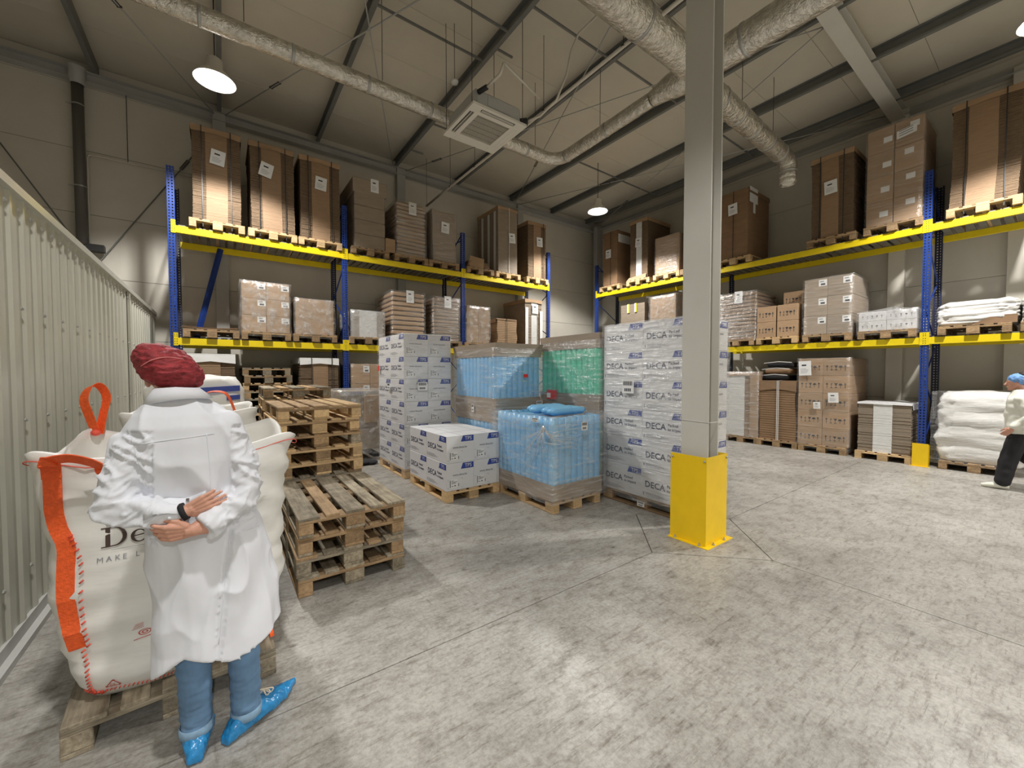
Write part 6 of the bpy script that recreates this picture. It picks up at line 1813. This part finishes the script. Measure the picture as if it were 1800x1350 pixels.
hand(m, V3(8.76, 0.43, 0.87), (0.1, 0.6, -0.8), (0, 0.7, 0.6), (1, 0.1, 0), 0.6, 0.95)
hand(m, V3(9.14, 0.09, 0.84), (0.0, -0.3, -0.95), (0, 0.95, -0.2), (-1, 0, 0), 0.6, 0.95)
organic('body', m, 'skin', P2, 0.006, 2)
m = MB()
m.loft([[V3(8.95 + a * math.cos(2 * PI * k / 30), cy + b * math.sin(2 * PI * k / 30), z) for k in range(30)] for (z, a, b, cy) in ((0.80, 0.20, 0.165, 0.33), (0.86, 0.215, 0.185, 0.33), (1.0, 0.20, 0.175, 0.335), (1.15, 0.205, 0.165, 0.345), (1.27, 0.195, 0.145, 0.355), (1.345, 0.13, 0.10, 0.365), (1.40, 0.075, 0.072, 0.38))])
limb(m, [V3(8.80, 0.35, 1.27), V3(8.745, 0.26, 1.04), V3(8.76, 0.40, 0.91)], [0.080, 0.070, 0.052], 14)
limb(m, [V3(9.10, 0.35, 1.27), V3(9.155, 0.24, 1.04), V3(9.14, 0.12, 0.90)], [0.080, 0.070, 0.052], 14)
organic('jacket', m, 'jacket_cream', P2, 0.010, 2, lambda co, n: co + n * (0.016 * noise.noise(Vector((co.x * 8, co.y * 8, co.z * 14)))))
m = MB()
limb(m, [V3(8.88, 0.34, 0.84), V3(8.87, 0.45, 0.46), V3(8.87, 0.50, 0.12)], [0.115, 0.095, 0.085], 14)
limb(m, [V3(9.02, 0.32, 0.84), V3(9.03, 0.29, 0.46), V3(9.03, 0.05, 0.20)], [0.115, 0.095, 0.085], 14)
m.ball(V3(8.95, 0.33, 0.86), (0.17, 0.14, 0.10), 16, 8)
organic('trousers', m, 'black_cloth', P2, 0.010, 2, lambda co, n: co + n * 0.008 * noise.noise(Vector((co.x * 9, co.y * 9, co.z * 12))))
for (a, b, z) in (((8.87, 0.44), (8.87, 0.70), 0.0), ((9.03, -0.06), (9.03, 0.14), 0.07)):
    m = MB(); A, B = V3(a[0], a[1], z), V3(b[0], b[1], z * 0.2)
    m.tube([A + Vector((0, 0, 0.05)), A.lerp(B, 0.3) + Vector((0, 0, 0.05)), A.lerp(B, 0.7) + Vector((0, 0, 0.035)), B + Vector((0, 0, 0.025))], [0.035, 0.046, 0.038, 0.022], 12)
    organic('shoe', m, 'shoe_white', P2, 0.008, 1)
m = MB(); m.ball(V3(8.95, 0.385, 1.545), (0.098, 0.115, 0.085), 18, 10)
organic('cap', m, 'cap_blue', P2, 0.006, 1, lambda co, n: co + n * 0.006 * noise.noise(co * 40))
m = MB(); m.ball(V3(8.95, 0.34, 1.60), (0.07, 0.075, 0.055), 14, 8); part('hair', m, 'hair_dark', P2)
